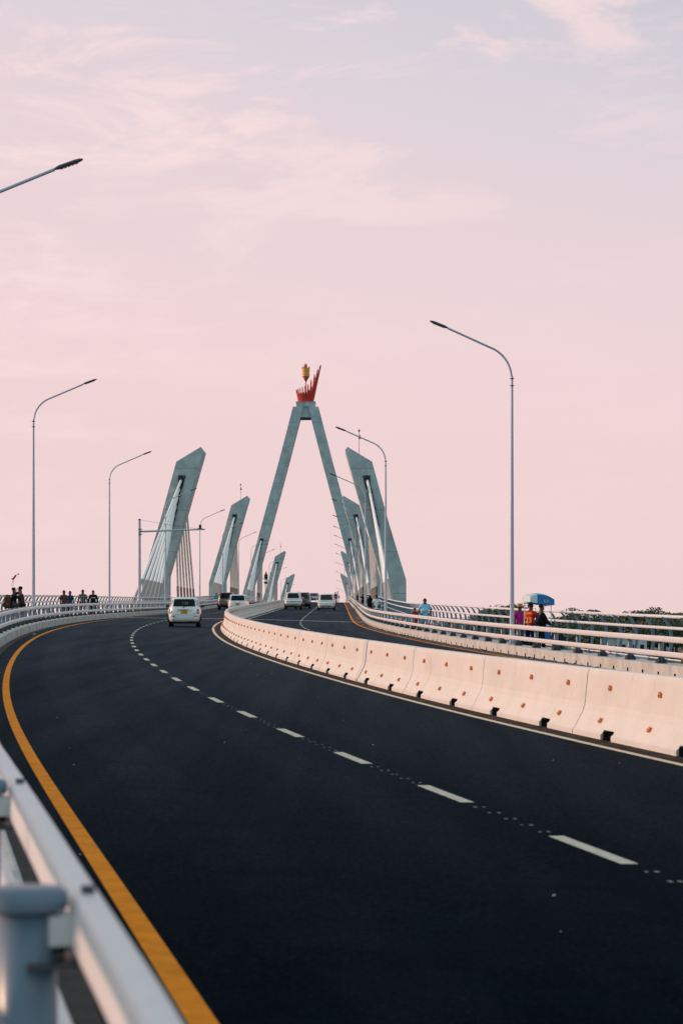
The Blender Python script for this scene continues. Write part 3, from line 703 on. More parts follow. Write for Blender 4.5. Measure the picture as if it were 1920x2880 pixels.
    if style=='hatch':
        for tx,zz,xx,sz in(('T 983',pz+.018,.02,.085),('DNY',pz-.072,.035,.085)):
            cu=bpy.data.curves.new('plate_text','FONT');cu.body=tx;cu.size=sz;cu.align_x='CENTER';cu.extrude=.002
            o=bpy.data.objects.new('tmp',cu);COL.objects.link(o);me_=evalmesh(o,'plate_text');me_.materials.append(M_black);o=bpy.data.objects.new('plate_text',me_);COL.objects.link(o);o.parent=q;o.location=(px+xx-.02,py-.030,zz);o.rotation_euler=(PI/2,0,0)
        m=MB();m.lathe([(.022,0),(.018,.006)],mat('sticker white',(.7,.65,.6),.6),10,c=(-.08,py-.028,pz-.055),ax='y');m.build('sticker',q)
        m=MB();m.box((-.03,py-.03,pz+.125),(.60,.05,.045),M_chrome);m.build('tailgate_handle',t,bevel=.012)
        m=MB();m.lathe([(.022,0),(.02,.01)],M_base,10,c=(.38,py-.02,pz+.10),ax='y');m.build('keyhole',t)
        m=MB()
        for x in(-.335,.31):m.box((x,py-.004,pz+.0),(.008,.01,.22),M_base)
        m.build('plate_recess',t)
        m=MB()
        for i in range(6):m.box((.46+i*.026,py-.01,.69),(.016,.006,.018 if i else .03),M_base)
        m.build('badge',t)
        rwp=gh.pt('rear',.06,zb+.02,.03);m=MB();m.tube([gh.pt('rear',.12,zb+.05,.03),rwp,Vector((-.08,rwp.y-.02,zb-.07))],.014,M_black,6);m.build('wiper',t)
        m=MB()
        for x,wd in((-.10,.025),(-.05,.02),(.03,.04),(.09,.02),(.14,.05)):gh.patch(m,'rear',zb+.10,zb+.24,x,x+wd,x,x+wd,mat('painted window reflection',(.10,.12,.09),.5),.016,1,1)  # reflections in the rear glass drawn as fixed coloured strips
        m.build('rear_reflection',t)
        m=MB();gh.patch(m,'rear',zb+.015,zb+.04,.50,.58,.50,.58,mat('blue sticker',(.08,.3,.6),.5),.016,1,1);gh.patch(m,'rear',zb+.06,zb+.1,.57,.60,.57,.60,mat('sticker white',(.7,.65,.6),.6),.016,1,1);m.build('corner_sticker',t)
    else:
        m=MB()
        for x in(-.1,-.04,.03,.09):m.box((px+x,py-.027,pz+.02),(.03,.004,.08),M_black)
        m.build('plate_text',q)
        m=MB();m.box((0,py-.02,pz+.13),(.5,.04,.035),M_chrome);m.build('tailgate_handle',t)
    # front
    hz0,hz1=hoodf-.20,hoodf-.05
    for sx in(-1,1):
        if style=='van':
            m=MB();b.patch(m,'front',hoodf-.16,hoodf+.06,*sorted((sx*w*.68,sx*w*.90)),*sorted((sx*w*.78,sx*w*.97)),M_hl,.012,6,4)
        else:
            m=MB();b.patch(m,'front',hz0,hz1,*sorted((sx*w*.46,sx*w*.90)),*sorted((sx*w*.46,sx*w*.92)),M_hl,.012,6,3)
        m.build('headlight',t)
        m=MB();b.patch(m,'front',.40,.47,*sorted((sx*w*.66,sx*w*.84)),*sorted((sx*w*.66,sx*w*.84)),M_black,.01,3,1);m.build('fog_light',t)
    m=MB()
    if style=='van':b.patch(m,'front',hoodf-.13,hoodf-.09,-w*.5,w*.5,-w*.56,w*.56,M_chrome,.01,8,1)
    else:b.patch(m,'front',hz0+.02,hz1-.005,-w*.36,w*.36,-w*.38,w*.38,M_black,.01,8,2)
    g_=m.build('grille',t);fy=b.pt('front',0,(hz0+hz1)/2,0).y
    m=MB();m.lathe([(.045,0),(.04,.012)],M_chrome,12,c=(0,fy+.02,(hz0+hz1)/2),ax='y');m.build('badge',g_)
    m=MB();b.patch(m,'front',.36,.46,-w*.52,w*.52,-w*.50,w*.50,M_black,.008,8,1)
    if style=='suv':b.patch(m,'front',.53,.60,-w*.92,w*.92,-w*.92,w*.92,M_black,.008,12,1)
    m.build('bumper_intake',t)
    fz=.55 if style in('suv','suvd') else .44;fy=b.pt('front',0,fz,0).y
    m=MB();m.box((0,fy+.022,fz),(.38,.016,.15),M_plate);q=m.build('number_plate',t)
    m=MB()
    for x in(-.12,-.05,.0,.06,.12):m.box((x,fy+.032,fz),(.035,.004,.07),M_black)
    m.build('plate_text',q)
    m=MB();p=gh.pt('front',.0,zb+.02,.02);m.tube([gh.pt('front',-w*.6,zb-.02,.02),gh.pt('front',.0,zb+.01,.02)],.012,M_black,5);m.tube([gh.pt('front',.05,zb-.02,.02),gh.pt('front',w*.6,zb+.01,.02)],.012,M_black,5);m.build('wiper',t)
    if rails:
        for sx in(-1,1):
            m=MB();m.tube([(sx*(w-.33),yr+roofr+.3,H-.01),(sx*(w-.33),yr+roofr+.4,H+.05),(sx*(w-.33),yf-rooff-.5,H+.05),(sx*(w-.33),yf-rooff-.4,H-.01)],.018,M_base,6);m.build('roof_rail',t)
    if face=='front':
        m=MB();gh.patch(m,'front',zt-.17,zt-.09,-wt*.78,-wt*.66,-wt*.76,-wt*.64,mat('licence sticker',(.45,.55,.5),.6),.018,1,1);m.build('sticker',ws)
    t.scale=(scale,)*3
    tag(t,label,cat,'vehicles on the bridge');return t
def vis_people(t):pass
hx=car('hatchback_car',132.0,2.0,'rear',3.7,1.66,1.50,.97,.80,.95,.26,1.70,M_cwhite,'hatch','white hatchback seen from behind alone in the right lane, nearest car to the camera','car')
car('station_wagon',223,2.02,'rear',4.2,1.78,1.62,1.02,.82,1.0,.32,1.85,M_cwhite,'hatch2','white station wagon driving away with both brake lights lit, half behind the median barrier','car',lit=True)
car('suv',270,-1.22,'rear',4.5,1.84,1.86,1.12,.98,1.1,.22,1.95,M_cbrown,'bronze','bronze grey sport utility car driving away left of the white car with lit brake lights','car',rails=True,wr=.36,clear=.36)
car('suv',262,6.12,'front',4.2,1.84,1.80,1.13,.97,1.15,.15,1.75,M_cwhite,'suv','white boxy off-road car coming towards the camera beside the median barrier','car',rails=True,wr=.35,clear=.36)
car('suv',276,6.90,'front',4.4,1.80,1.78,1.12,.98,1.1,.2,1.8,M_cdark,'suvd','dark off-road car coming closely behind the white boxy off-road car','car',rails=True,wr=.36,clear=.34)
car('minivan',260,9.6,'front',4.5,1.88,1.68,1.0,.80,1.0,.25,1.95,M_cwhite,'van','white rounded minivan coming towards the camera in the lane nearest the right kerb','car',wr=.32,clear=.24)
car('sedan',398,7.0,'front',4.6,1.76,1.50,.95,.78,1.2,.75,2.1,M_csilver,'sedan','silver sedan coming over the crest between the dark car and the minivan','car',wr=.34,clear=.42)

# ------------------------------------------------------------------ people
def skin_mesh(nodes,edges,mt,sub=1,name='body'):
    me=bpy.data.meshes.new('tmp');ks=list(nodes);me.from_pydata([nodes[k][0] for k in ks],[(ks.index(a),ks.index(b)) for a,b in edges],[])
    o=bpy.data.objects.new('tmp',me);COL.objects.link(o);o.modifiers.new('s','SKIN')
    for i,k in enumerate(ks):
        r=nodes[k][1];r=r if hasattr(r,'__len__') else (r,r);me.skin_vertices[0].data[i].radius=r
    me.skin_vertices[0].data[0].use_root=True
    s=o.modifiers.new('u','SUBSURF');s.levels=sub;s.render_levels=sub
    out=evalmesh(o,name);out.materials.clear();out.materials.append(mt)
    for p in out.polygons:p.use_smooth=True
    return out
def person(s,off,H,face,label,top,legs,shoes=None,hat=None,sleeve=.5,skin=None,hands=((-.24,.05,.78),(.24,.05,.78)),step=.12,lean=0,skirt=False,hairb=1.0,fat=1.0,group=None,robe=False,feet_z=.02,hatkind='cap',female=False):
    """face: world heading angle of the facing direction in degrees (0=+X, 90=away from camera)"""
    skin=skin or M_skin;k=H/1.75;t=empty('person',at(s,off,feet_z),R(face)-PI/2)
    V=lambda x,y,z:Vector((x*k,y*k,z*k))
    N={}
    N['pel']=(V(0,0,.95),.125*k*fat);N['spi']=(V(0,.0+lean*.3,1.12),.115*k*fat);N['che']=(V(0,lean*.7,1.355),.128*k*fat)
    N['nk']=(V(0,lean,1.49),.066*k);N['hd1']=(V(0,lean+.015,1.575),.085*k);N['hd2']=(V(0,lean+.01,1.665),.098*k)
    E=[('pel','spi'),('spi','che'),('che','nk'),('nk','hd1'),('hd1','hd2')]
    for q,sx in(('l',-1),('r',1)):
        h=V(*hands[0 if sx<0 else 1]);sh=V(sx*.165*fat,lean*.8,1.405)
        d=h-sh;L=.56*k
        if d.length>L*.98:h=sh+d.normalized()*L*.98;d=h-sh
        half=d.length/2;bend=math.sqrt(max(0,(L/2)**2-half**2));nd=d.normalized();bk=Vector((sx*.5,-.8,-.4));bk=(bk-nd*bk.dot(nd)).normalized()
        el=sh+d/2+bk*bend
        N['sh'+q]=(sh,.062*k);N['el'+q]=(el,.042*k);N['wr'+q]=(h,.028*k)
        fd=(h-el).normalized();pm=h+fd*.05*k;N['pm'+q]=(pm,(.036*k,.02*k))
        E+=[('che','sh'+q),('sh'+q,'el'+q),('el'+q,'wr'+q),('wr'+q,'pm'+q)]
        sd=fd.cross(Vector((0,1,0)) if abs(fd.y)<.8 else Vector((0,0,1))).normalized()
        for f in range(4):
            b_=pm+fd*.045*k+sd*(f-1.5)*.020*k;ln=(.035,.042,.038,.028)[f]*k
            N['f%d%s'%(f,q)]=(b_,.0085*k);N['g%d%s'%(f,q)]=(b_+fd*ln+Vector((0,.008,-.004)),.0075*k);E+=[('pm'+q,'f%d%s'%(f,q)),('f%d%s'%(f,q),'g%d%s'%(f,q))]
        N['t'+q]=(pm+sd*.045*k+fd*.005*k,.010*k);N['u'+q]=(pm+sd*.06*k+fd*.04*k,.0085*k);E+=[('pm'+q,'t'+q),('t'+q,'u'+q)]
        st=step*sx;hp=V(sx*.09*fat,0,.90);kn=V(sx*.10,st*.5+.02,.50);an=V(sx*.10,st,.09);to=V(sx*.11,st+.16,.035)
        N['hp'+q]=(hp,.088*k*fat);N['kn'+q]=(kn,.058*k);N['an'+q]=(an,.040*k);N['to'+q]=(to,(.042*k,.028*k))
        E+=[('pel','hp'+q),('hp'+q,'kn'+q),('kn'+q,'an'+q),('an'+q,'to'+q)]
    def part(nm,me):o=bpy.data.objects.new(nm,me);COL.objects.link(o);o.parent=t;return o
    part('body',skin_mesh(N,E,skin,1))
    g=.016*k
    inf=lambda n,f=1.10:(N[n][0],(N[n][1][0] if hasattr(N[n][1],'__len__') else N[n][1])*f+g)
    # shirt
    A={n:inf(n) for n in('pel','spi','che')};A['hem']=(V(0,0,.88),.13*k*fat+g);A['nk0']=(N['che'][0].lerp(N['nk'][0],.72),.062*k)
    B=[('pel','spi'),('spi','che'),('che','nk0'),('pel','hem')]
    for q in'lr':
        A['sh'+q]=inf('sh'+q);e=N['sh'+q][0].lerp(N['el'+q][0],min(1,sleeve*1.6));A['e'+q]=(e,.055*k+g);B+=[('che','sh'+q),('sh'+q,'e'+q)]
        if sleeve>.7:
            A['e'+q]=inf('el'+q,1.15);A['w'+q]=(N['el'+q][0].lerp(N['wr'+q][0],.9),.036*k+g*.7);B+=[('e'+q,'w'+q)]
    part('shirt' if not robe else 'robe',skin_mesh(A,B,top,1,'shirt'))
    if skirt or robe:
        m=MB();lo=.06 if robe else .32;m.lathe([(.15*k*fat,1.05*k),(.19*k*fat,.85*k),(.22*k,.55*k),(.26*k,lo*k)],legs,14);m.build('skirt',t)
    else:
        A={n:inf(n) for n in('hpl','hpr','knl','knr')};A={'pel':(N['pel'][0],.128*k*fat+g*.6),**A};B=[('pel','hpl'),('pel','hpr'),('hpl','knl'),('hpr','knr')]
        if skirt is not None:
            for q in'lr':A['an'+q]=(N['an'+q][0]+Vector((0,0,.02)),.052*k+g);B.append(('kn'+q,'an'+q))
        part('trousers' if skirt is not None else 'shorts',skin_mesh(A,B,legs,1,'trousers'))
    for q in'lr':
        m=MB();a=N['an'+q][0];b=N['to'+q][0];c=(a+b)/2;m.box((c.x,c.y,.045*k),(.085*k,.26*k,.08*k),shoes or M_black);m.build('shoe',t,bevel=.025)
    hc=V(0,lean+.0,1.655)
    m=MB();n=12;pr=[(.084*k*math.cos(a),.098*k*math.sin(a)) for a in [R(x) for x in(-6,12,30,50,72,88)]];m.lathe(pr,M_hair,14,c=tuple(hc+Vector((0,-.012*k,.0))));m.build('hair',t)
    hz=lean+.015
    for sx in(-1,1):
        m=MB();m.lathe([(.004,-.014),(.010,0),(.004,.014)],M_hair,6,c=tuple(V(sx*.03,hz+.084,1.645)));m.build('eye',t)
        m=MB();m.lathe([(.006,-.03),(.018,0),(.006,.03)],skin,6,c=tuple(V(sx*.088,hz,1.63)));m.build('ear',t)
    m=MB();m.lathe([(.004,-.03),(.016,-.018),(.006,.03)],skin,6,c=tuple(V(0,hz+.094,1.615)));m.build('nose',t)
    m=MB();m.box(tuple(V(0,hz+.082,1.575)),(.045*k,.012,.01),mat('lips',(.08,.03,.028),.6));m.build('mouth',t)
    if hat:
        m=MB()
        if hatkind=='kofia':m.lathe([(.098*k,-.03*k),(.104*k,.0),(.100*k,.085*k),(.09*k,.10*k),(.02,.105*k)],hat,16,c=tuple(hc+Vector((0,0,.035*k))))
        elif hatkind=='veil':
            m.lathe([(.20*k,-.42*k),(.18*k,-.25*k),(.115*k,-.10*k),(.108*k,0),(.09*k,.07*k),(.04*k,.12*k),(.005,.13*k)],hat,14,c=tuple(hc+Vector((0,-.02,0))))
        else:
            m.lathe([(.089*k,-.005*k),(.091*k,.03*k),(.080*k,.07*k),(.045*k,.090*k),(.005,.096*k)],hat,14,c=tuple(hc+Vector((0,-.005,.02*k))))
            m.box(tuple(hc+V(0,.12,.02)),(.13*k,.11*k,.012),hat)
        m.build('hat' if hatkind!='veil' else 'veil',t)
    tag(t,label,'person','people on the walkways' if group is None else group)
    return t,k
C_black=cloth('black',(.008,.008,.010));C_camo=cloth('camouflage',(.075,.048,.026),var=.9,scale=14)
C_plaid=cloth('dark plaid',(.045,.025,.025),var=.7,scale=14);C_maroon=cloth('maroon',(.11,.035,.04));C_blue=cloth('dark blue',(.008,.045,.09))
C_lblue=cloth('light blue',(.28,.55,.72));C_teal=cloth('teal',(.02,.30,.30));C_mag=cloth('magenta',(.40,.02,.17));C_red=cloth('jersey red',(.62,.02,.015));C_wht=cloth('white',(.62,.68,.74))
C_gold=cloth('cap orange',(.55,.24,.09),scale=30);C_redd=cloth('red print',(.30,.02,.02),var=.9,scale=30);C_brown=cloth('brown',(.20,.08,.04));C_dk=cloth('denim dark',(.02,.035,.07));C_or=cloth('orange',(.55,.20,.05))
# checked shirt: real woven check
def check():
    m=bpy.data.materials.new('cloth white check');m.use_nodes=True;N=m.node_tree.nodes;L=m.node_tree.links;b=N['Principled BSDF'];b.inputs['Roughness'].default_value=.9
    tc=N.new('ShaderNodeTexCoord');sx=N.new('ShaderNodeSeparateXYZ');L.new(tc.outputs['Object'],sx.inputs[0]);o=[]
    for ax in('X','Z'):
        a=N.new('ShaderNodeMath');a.operation='PINGPONG';a.inputs[1].default_value=.055;L.new(sx.outputs[ax],a.inputs[0]);c=N.new('ShaderNodeMath');c.operation='GREATER_THAN';c.inputs[1].default_value=.031;L.new(a.outputs[0],c.inputs[0]);o.append(c)
    x=N.new('ShaderNodeMath');x.operation='MULTIPLY';L.new(o[0].outputs[0],x.inputs[0]);L.new(o[1].outputs[0],x.inputs[1])
    mx=N.new('ShaderNodeMix');mx.data_type='RGBA';mx.inputs['A'].default_value=(.012,.012,.018,1);mx.inputs['B'].default_value=(.5,.5,.52,1);L.new(x.outputs[0],mx.inputs['Factor']);L.new(mx.outputs['Result'],b.inputs['Base Color']);return m
C_chk=check()
person(112.5,-5.15,1.74,20,'person in black with a camouflage backpack reaching towards a companion, far left',C_black,C_dk,hands=((-.06,.30,1.56),(.10,.30,1.45)),sleeve=1,hat=C_black)
person(115.4,-5.0,1.80,200,'person in dark plaid shirt at the left guard rail facing the one in black',C_plaid,C_black,hands=((-.20,.20,1.02),(.2,.1,.95)),sleeve=1,lean=.06,hat=C_black,step=.05,fat=1.08)
# backpack
a=at(112.5,-5.15,.02)
t=empty('backpack',a+Vector((-.25,-.10,1.16)),R(20)-PI/2);m=MB();m.lathe([(.04,-.31),(.14,-.29),(.17,-.1),(.16,.13),(.12,.26),(.03,.29)],C_camo,12);m.build('bag',t);m=MB();m.lathe([(.03,-.15),(.09,-.13),(.10,.02),(.06,.08)],C_camo,10,c=(0,-.11,-.1));m.build('pocket',t)
m=MB()
for sx in(-.1,.1):m.tube([(sx,.15,-.25),(sx*1.3,.34,-.05),(sx*1.3,.36,.15),(sx,.16,.28)],.022,C_camo,6)
m.build('strap',t);tag(t,'camouflage backpack on the back of the person in black at the left edge','backpack')
p=at(114,-5.1,.0);t=empty('drone',p+Vector((-.13,0,2.12)))
m=MB();m.tube([(-.07,0,-.02),(.0,0,.1),(.08,0,.2)],[.03,.045,.03],mat('toy red',(.25,.02,.02),.5),8);m.build('body',t)
m=MB();m.tube([(.08,0,.2),(.17,0,.24)],.012,M_base,5);m.lathe([(.01,-.03),(.04,0),(.01,.03)],M_black,8,c=(.19,0,.245));m.lathe([(.01,-.02),(.04,0),(.01,.02)],M_black,8,c=(-.10,0,.05));m.build('rotor',t)
m=MB();m.tube([(-.05,0,-.02),(-.14,0,-.28)],.006,M_base,4);m.tube([(-.02,0,-.02),(-.07,0,-.3)],.006,M_base,4);m.build('leg',t);tag(t,'small red gadget with black tips held up above two people at far left','gadget')
person(146.5,-5.25,1.72,-70,'person in a maroon top walking beside one in dark blue on the left walkway',C_maroon,C_dk,skin=M_skin,hands=((-.2,.1,.85),(.2,.15,.9)))
person(148.2,-5.05,1.69,-95,'person in a dark blue shirt walking close beside the one in maroon',C_blue,C_black,hands=((-.2,.15,.85),(.2,.1,.85)))
person(157.5,-5.10,1.80,-90,'person in a black and white checked shirt walking on the left walkway',C_chk,C_black,sleeve=1,fat=1.12,hands=((-.30,.1,.85),(.30,.02,.85)))
st,kk=person(165.0,-5.12,1.79,-80,'person in a black sweater with one white chest stripe on the left walkway',C_black,C_black,sleeve=1,fat=1.15,skin=M_skinl,hands=((-.30,.05,.85),(.30,.02,.85)))
m=MB();vs=[]
for i in range(9):
    a=R(-58+116*i/8);vs+=[(.165*math.sin(a)*1.15,.165*math.cos(a),1.27+.03*i/8),(.165*math.sin(a)*1.15,.165*math.cos(a),1.31+.03*i/8)]
m.add(vs,[(2*i,2*i+1,2*i+3,2*i+2) for i in range(8)],C_wht);m.build('stripe',st)
person(325,-5.1,1.78,90,'person in teal clothes walking away left of the bronze car',C_teal,C_teal,sleeve=1)
person(336,-5.15,1.76,90,'person in dark clothes mostly hidden behind the bronze car roof',C_black,C_black,sleeve=1)
# right side
person(94.2,13.85,1.64,105,'person in a magenta shirt and orange patterned cap behind the right lamp pole',C_mag,C_brown,hat=C_gold,hatkind='kofia',fat=1.1,hands=((-.25,.1,.9),(.2,.3,1.0)))
jp,kk=person(91.3,13.75,1.70,60,'person in a red number 23 jersey standing at the ice cream cart',C_red,C_black,sleeve=.25,hat=C_black,hands=((-.1,.35,1.25),(.22,.3,1.0)),fat=1.05)
for tx,zz,sz in(('23',.98,.26),('JAMES',1.27,.085)):
    cu=bpy.data.curves.new('jersey_text','FONT');cu.body=tx;cu.size=sz;cu.align_x='CENTER';cu.extrude=.004;cu.offset=.004
    o=bpy.data.objects.new('tmp',cu);COL.objects.link(o);me_=evalmesh(o,'jersey_text');me_.materials.append(mat('jersey yellow',(.85,.50,.10),.8));o=bpy.data.objects.new('jersey_text',me_);COL.objects.link(o);o.parent=jp;o.location=(0,-.178,zz+.05);o.rotation_euler=(PI/2,0,0)
person(90.3,13.9,1.66,20,'person in black with a black cap beside the red jersey at the ice cream cart',C_black,C_black,hat=C_black,sleeve=1,hands=((-.12,.45,1.05),(.15,.42,.95)),fat=1.15,lean=.05)
person(127.7,13.9,1.75,95,'person in a light blue shirt walking away on the right walkway',C_lblue,cloth('teal shorts',(.03,.32,.34)),skirt=None,fat=1.22,hands=((-.33,0,.85),(.33,0,.85)))
person(134.0,13.88,1.25,100,'child in a red printed dress walking left of the person in light blue',C_redd,C_redd,skirt=True,hands=((-.2,.1,.85),(.2,.1,.85)))
person(180.5,13.5,1.86,90,'person in a white T-shirt and black shorts on the right walkway',C_wht,C_black,skirt=None,hands=((-.27,0,.85),(.27,.05,.95)))
person(232,13.75,1.68,90,'person in a long black robe and veil left of the one in white T-shirt',C_black,C_black,robe=True,hat=C_black,hatkind='veil',sleeve=1,fat=1.15)
person(283,13.6,1.66,100,'person in dark clothes with raised arm behind the second right lamp pole',C_black,C_black,sleeve=1,hands=((-.35,.2,1.45),(.2,.1,.9)))
person(330,13.45,1.62,90,'person in dark clothes farthest along the right walkway',C_black,C_black,sleeve=1)
person(70.0,14.0,1.36,150,'person in brown top and orange wrap cut off by the right edge of the photo',C_brown,C_or,skirt=True,sleeve=1,hat=C_brown,hatkind='veil',hands=((-.1,.3,1.0),(.1,.3,1.0)))
# motorcyclist behind the minivan
mo=empty('motorcycle',at(330,10.45),yaw(330)+PI,0)
for y in(-.65,.65):
    m=MB();m.lathe([(.2,-.05),(.3,-.05),(.31,0),(.3,.05),(.2,.05)],M_tyre,18,ax='x',c=(0,y,.31));q=m.build('wheel',mo);m=MB();m.lathe([(.2,-.02),(.05,-.03),(.05,.03),(.2,.02)],M_rim,12,ax='x',c=(0,y,.31));m.build('rim',q)
m=MB();m.tube([(0,-.65,.31),(0,-.1,.45),(0,.45,.85),(0,.65,.31)],.05,M_red,8);m.tube([(0,-.5,.75),(0,.1,.72),(0,.4,.85)],[.1,.13,.1],M_red,8);m.build('frame',mo)
m=MB();m.box((0,-.25,.80),(.26,.7,.10),M_black);m.build('seat',mo,bevel=.03);m=MB();m.tube([(-.36,.38,1.02),(0,.48,.98),(.36,.38,1.02)],.02,M_black,6);m.build('handlebar',mo)
tag(mo,'small motorcycle coming over the crest half hidden behind the minivan','motorcycle')
person(330.3,10.45,1.62,-90,'motorcycle rider in dark clothes with a reddish helmet behind the minivan',C_black,C_black,hat=cloth('helmet red',(.12,.02,.02)),sleeve=1,feet_z=.12,hands=((-.33,.4,1.05),(.33,.4,1.05)),step=.02,group='riders')
# ice cream cart
cs=91.9;ct=empty('ice_cream_cart',at(cs,14.12,.02),R(24))
M_cb=mat('cart blue',(.02,.13,.42),.45,var=.1,scale=5);M_ct=mat('canopy teal',(.03,.42,.50),.7,var=.2,scale=7);M_cn=mat('canopy blue',(.015,.16,.46),.7,var=.2,scale=7);M_cw=mat('canopy white',(.62,.70,.72),.7,var=.08,scale=8)
m=MB();nx=14;hw,hd=.48,.31
def cz(u):return 1.90+.11*(1-abs(u)**2.2)-.05*u
vs=[];
for i in range(nx+1):
    u=-1+2*i/nx
    for y,zz in((-hd,1.70+.012*math.sin(i*2.1)-.05*u-.03*(1-u*u)),(-hd-.012*math.sin(i*1.7),1.80-.05*u),(-hd,cz(u)-.02),(-hd*.5,cz(u)+.03),(0,cz(u)+.04),(hd*.5,cz(u)+.03),(hd,cz(u)-.02),(hd,1.66-.05*u)):vs.append((u*hw,y,zz))
n=8
for i in range(nx):
    for k_ in range(n-1):
        f=[(i*n+k_,i*n+k_+1,(i+1)*n+k_+1,(i+1)*n+k_)]
        m.add([vs[q] for q in f[0]],[(0,1,2,3)],M_cw if (i<4 and k_<4) else (M_cn if k_ in(0,1,6) else M_ct),True)
for i in(0,nx):m.add([vs[i*n+q] for q in range(n)],[tuple(range(n))],M_cw)
m.build('canopy',ct)
m=MB();m.box((.13,-hd-.02,1.775),(.20,.008,.10),mat('sign cyan',(.05,.45,.6),.6));m.box((.13,-hd-.026,1.79),(.185,.006,.062),mat('sign pale',(.55,.6,.66),.6));q=m.build('sign',ct)
cu=bpy.data.curves.new('t','FONT');cu.body='SNIC';cu.size=.07;cu.align_x='CENTER';cu.extrude=.003;cu.offset=.002
o=bpy.data.objects.new('tmp',cu);COL.objects.link(o);me_=evalmesh(o,'sign_text');me_.materials.append(mat('sign red',(.45,.01,.03),.6));o=bpy.data.objects.new('sign_text',me_);COL.objects.link(o);o.parent=q;o.location=(.13,-hd-.034,1.767);o.rotation_euler=(PI/2,0,0)
for x,y in((-.40,-.27),(-.40,.27),(.36,-.27),(.36,.27)):
    m=MB();m.tube([(x,y,.6),(x,y,1.72)],.018,M_cwhite,6);m.build('pole',ct)
m=MB();m.box((-.05,0,.62),(.78,.54,.55),M_cb);m.box((-.05,0,.92),(.82,.58,.06),M_cw);c_=m.build('cooler_box',ct,bevel=.02)
m=MB();m.box((-.25,-.275,.62),(.24,.006,.36),M_cw);m.box((-.25,-.281,.60),(.08,.006,.26),M_refl);m.build('poster',c_)
for x,y in((-.30,-.32),(-.30,.32),(.85,0)):
    m=MB();r=.30 if x>0 else .24;m.lathe([(r-.035,-.02),(r,-.02),(r,.02),(r-.035,.02)],M_tyre,20,ax='y',c=(x,y,r));m.lathe([(r-.05,-.012),(r-.03,-.012),(r-.03,.012),(r-.05,.012)],M_cw,20,ax='y',c=(x,y,r))
    for a in range(8):m.tube([(x,y,r),(x+(r-.04)*math.cos(a*PI/4),y,r+(r-.04)*math.sin(a*PI/4))],.005,M_rim,4)
    m.build('wheel',ct)
m=MB();m.tube([(.3,0,.45),(.6,0,.40),(.85,0,.30)],.022,M_cb,6);m.tube([(.6,0,.4),(.68,0,.85)],.02,M_cb,6);m.tube([(.33,0,.5),(.36,0,1.0)],.02,M_cb,6);m.build('frame',ct)
m=MB();m.tube([(.30,-.25,1.02),(.36,0,1.0),(.30,.25,1.02)],.016,M_black,6);m.build('handlebar',ct)
m=MB();m.box((.70,0,.88),(.24,.16,.06),M_black);m.build('saddle',ct,bevel=.02)
tag(ct,'ice cream tricycle with blue and teal canopy on thin poles, right walkway','cart')
# litter
def litter(s,o,c,d,lab,cat):
    m=MB();r=np.random.RandomState(int(s*7));vs=[(r.uniform(-1,1)*d,r.uniform(-1,1)*d,abs(r.uniform(.05,1))*d*.7) for _ in range(9)]
    bm=bmesh.new();[bm.verts.new(v) for v in vs];bmesh.ops.convex_hull(bm,input=bm.verts);me=bpy.data.meshes.new('litter');bm.to_mesh(me);bm.free();me.materials.append(c)
    o_=bpy.data.objects.new('litter',me);COL.objects.link(o_);o_.location=at(s,o,.006);tag(o_,lab,cat)
litter(118,KL+.14,mat('plastic blue',(.15,.45,.55),.5),.13,'crumpled pale blue plastic bag at the foot of the left kerb','litter')
litter(100,KL+.4,mat('paper white',(.6,.58,.55),.8),.10,'scrap of white paper on the road near the left kerb','litter')
litter(76.5,KR-.16,mat('paper yellow',(.6,.45,.12),.8),.11,'crumpled yellow packet at the foot of the right kerb','litter')
mb=MB();r=np.random.RandomState(11)
for i in range(520):
    if r.rand()<.6:s=r.uniform(60,200);o=KR-abs(r.normal(0,.12))-.03
    elif r.rand()<.5:s=r.uniform(12,110);o=WL+r.uniform(.08,.34)
    else:s=r.uniform(8,90);o=r.uniform(YL-.5,WL-.1)
    d=r.uniform(.003,.008) if o<BC else r.uniform(.012,.04);p=at(s,o,.008);mb.box(p+Vector((0,0,d*.3)),(d*2,d*1.4,d*.8),M_dirt if r.rand()<.6 else M_kerb,Matrix.Rotation(r.uniform(0,3),3,'Z'))
tag(mb.build('gravel_and_grit'),kind='stuff')

# ------------------------------------------------------------------ sky, sun, camera
W=bpy.data.worlds.new('World');SC.world=W;W.use_nodes=True;nt=W.node_tree;N=nt.nodes;L=nt.links;bg=N['Background']
SUN_EL=R(13);SUN_AZ=R(114)   # sun direction measured from +Y towards -X is 66 deg
sd=Vector((-math.sin(R(76))*math.cos(SUN_EL),math.cos(R(76))*math.cos(SUN_EL),math.sin(SUN_EL)))
tc=N.new('ShaderNodeTexCoord');sx=N.new('ShaderNodeSeparateXYZ');L.new(tc.outputs['Generated'],sx.inputs[0])
ramp=N.new('ShaderNodeValToRGB');cr=ramp.color_ramp
stops=[(0,(.84,.63,.625)),(.035,(.85,.635,.635)),(.10,(.86,.645,.665)),(.16,(.81,.65,.675)),(.235,(.69,.63,.69)),(.34,(.50,.52,.60)),(.6,(.34,.38,.44)),(1,(.27,.31,.36))]
cr.elements[0].position=0;cr.elements[0].color=(*stops[0][1],1);cr.elements[1].position=1;cr.elements[1].color=(*stops[-1][1],1)
for p_,c_ in stops[1:-1]:e=cr.elements.new(p_);e.color=(*c_,1)
# tilt the gradient: bluer towards the right
ma=N.new('ShaderNodeMath');ma.operation='MULTIPLY_ADD';ma.inputs[1].default_value=.22;L.new(sx.outputs['X'],ma.inputs[0]);L.new(sx.outputs['Z'],ma.inputs[2])
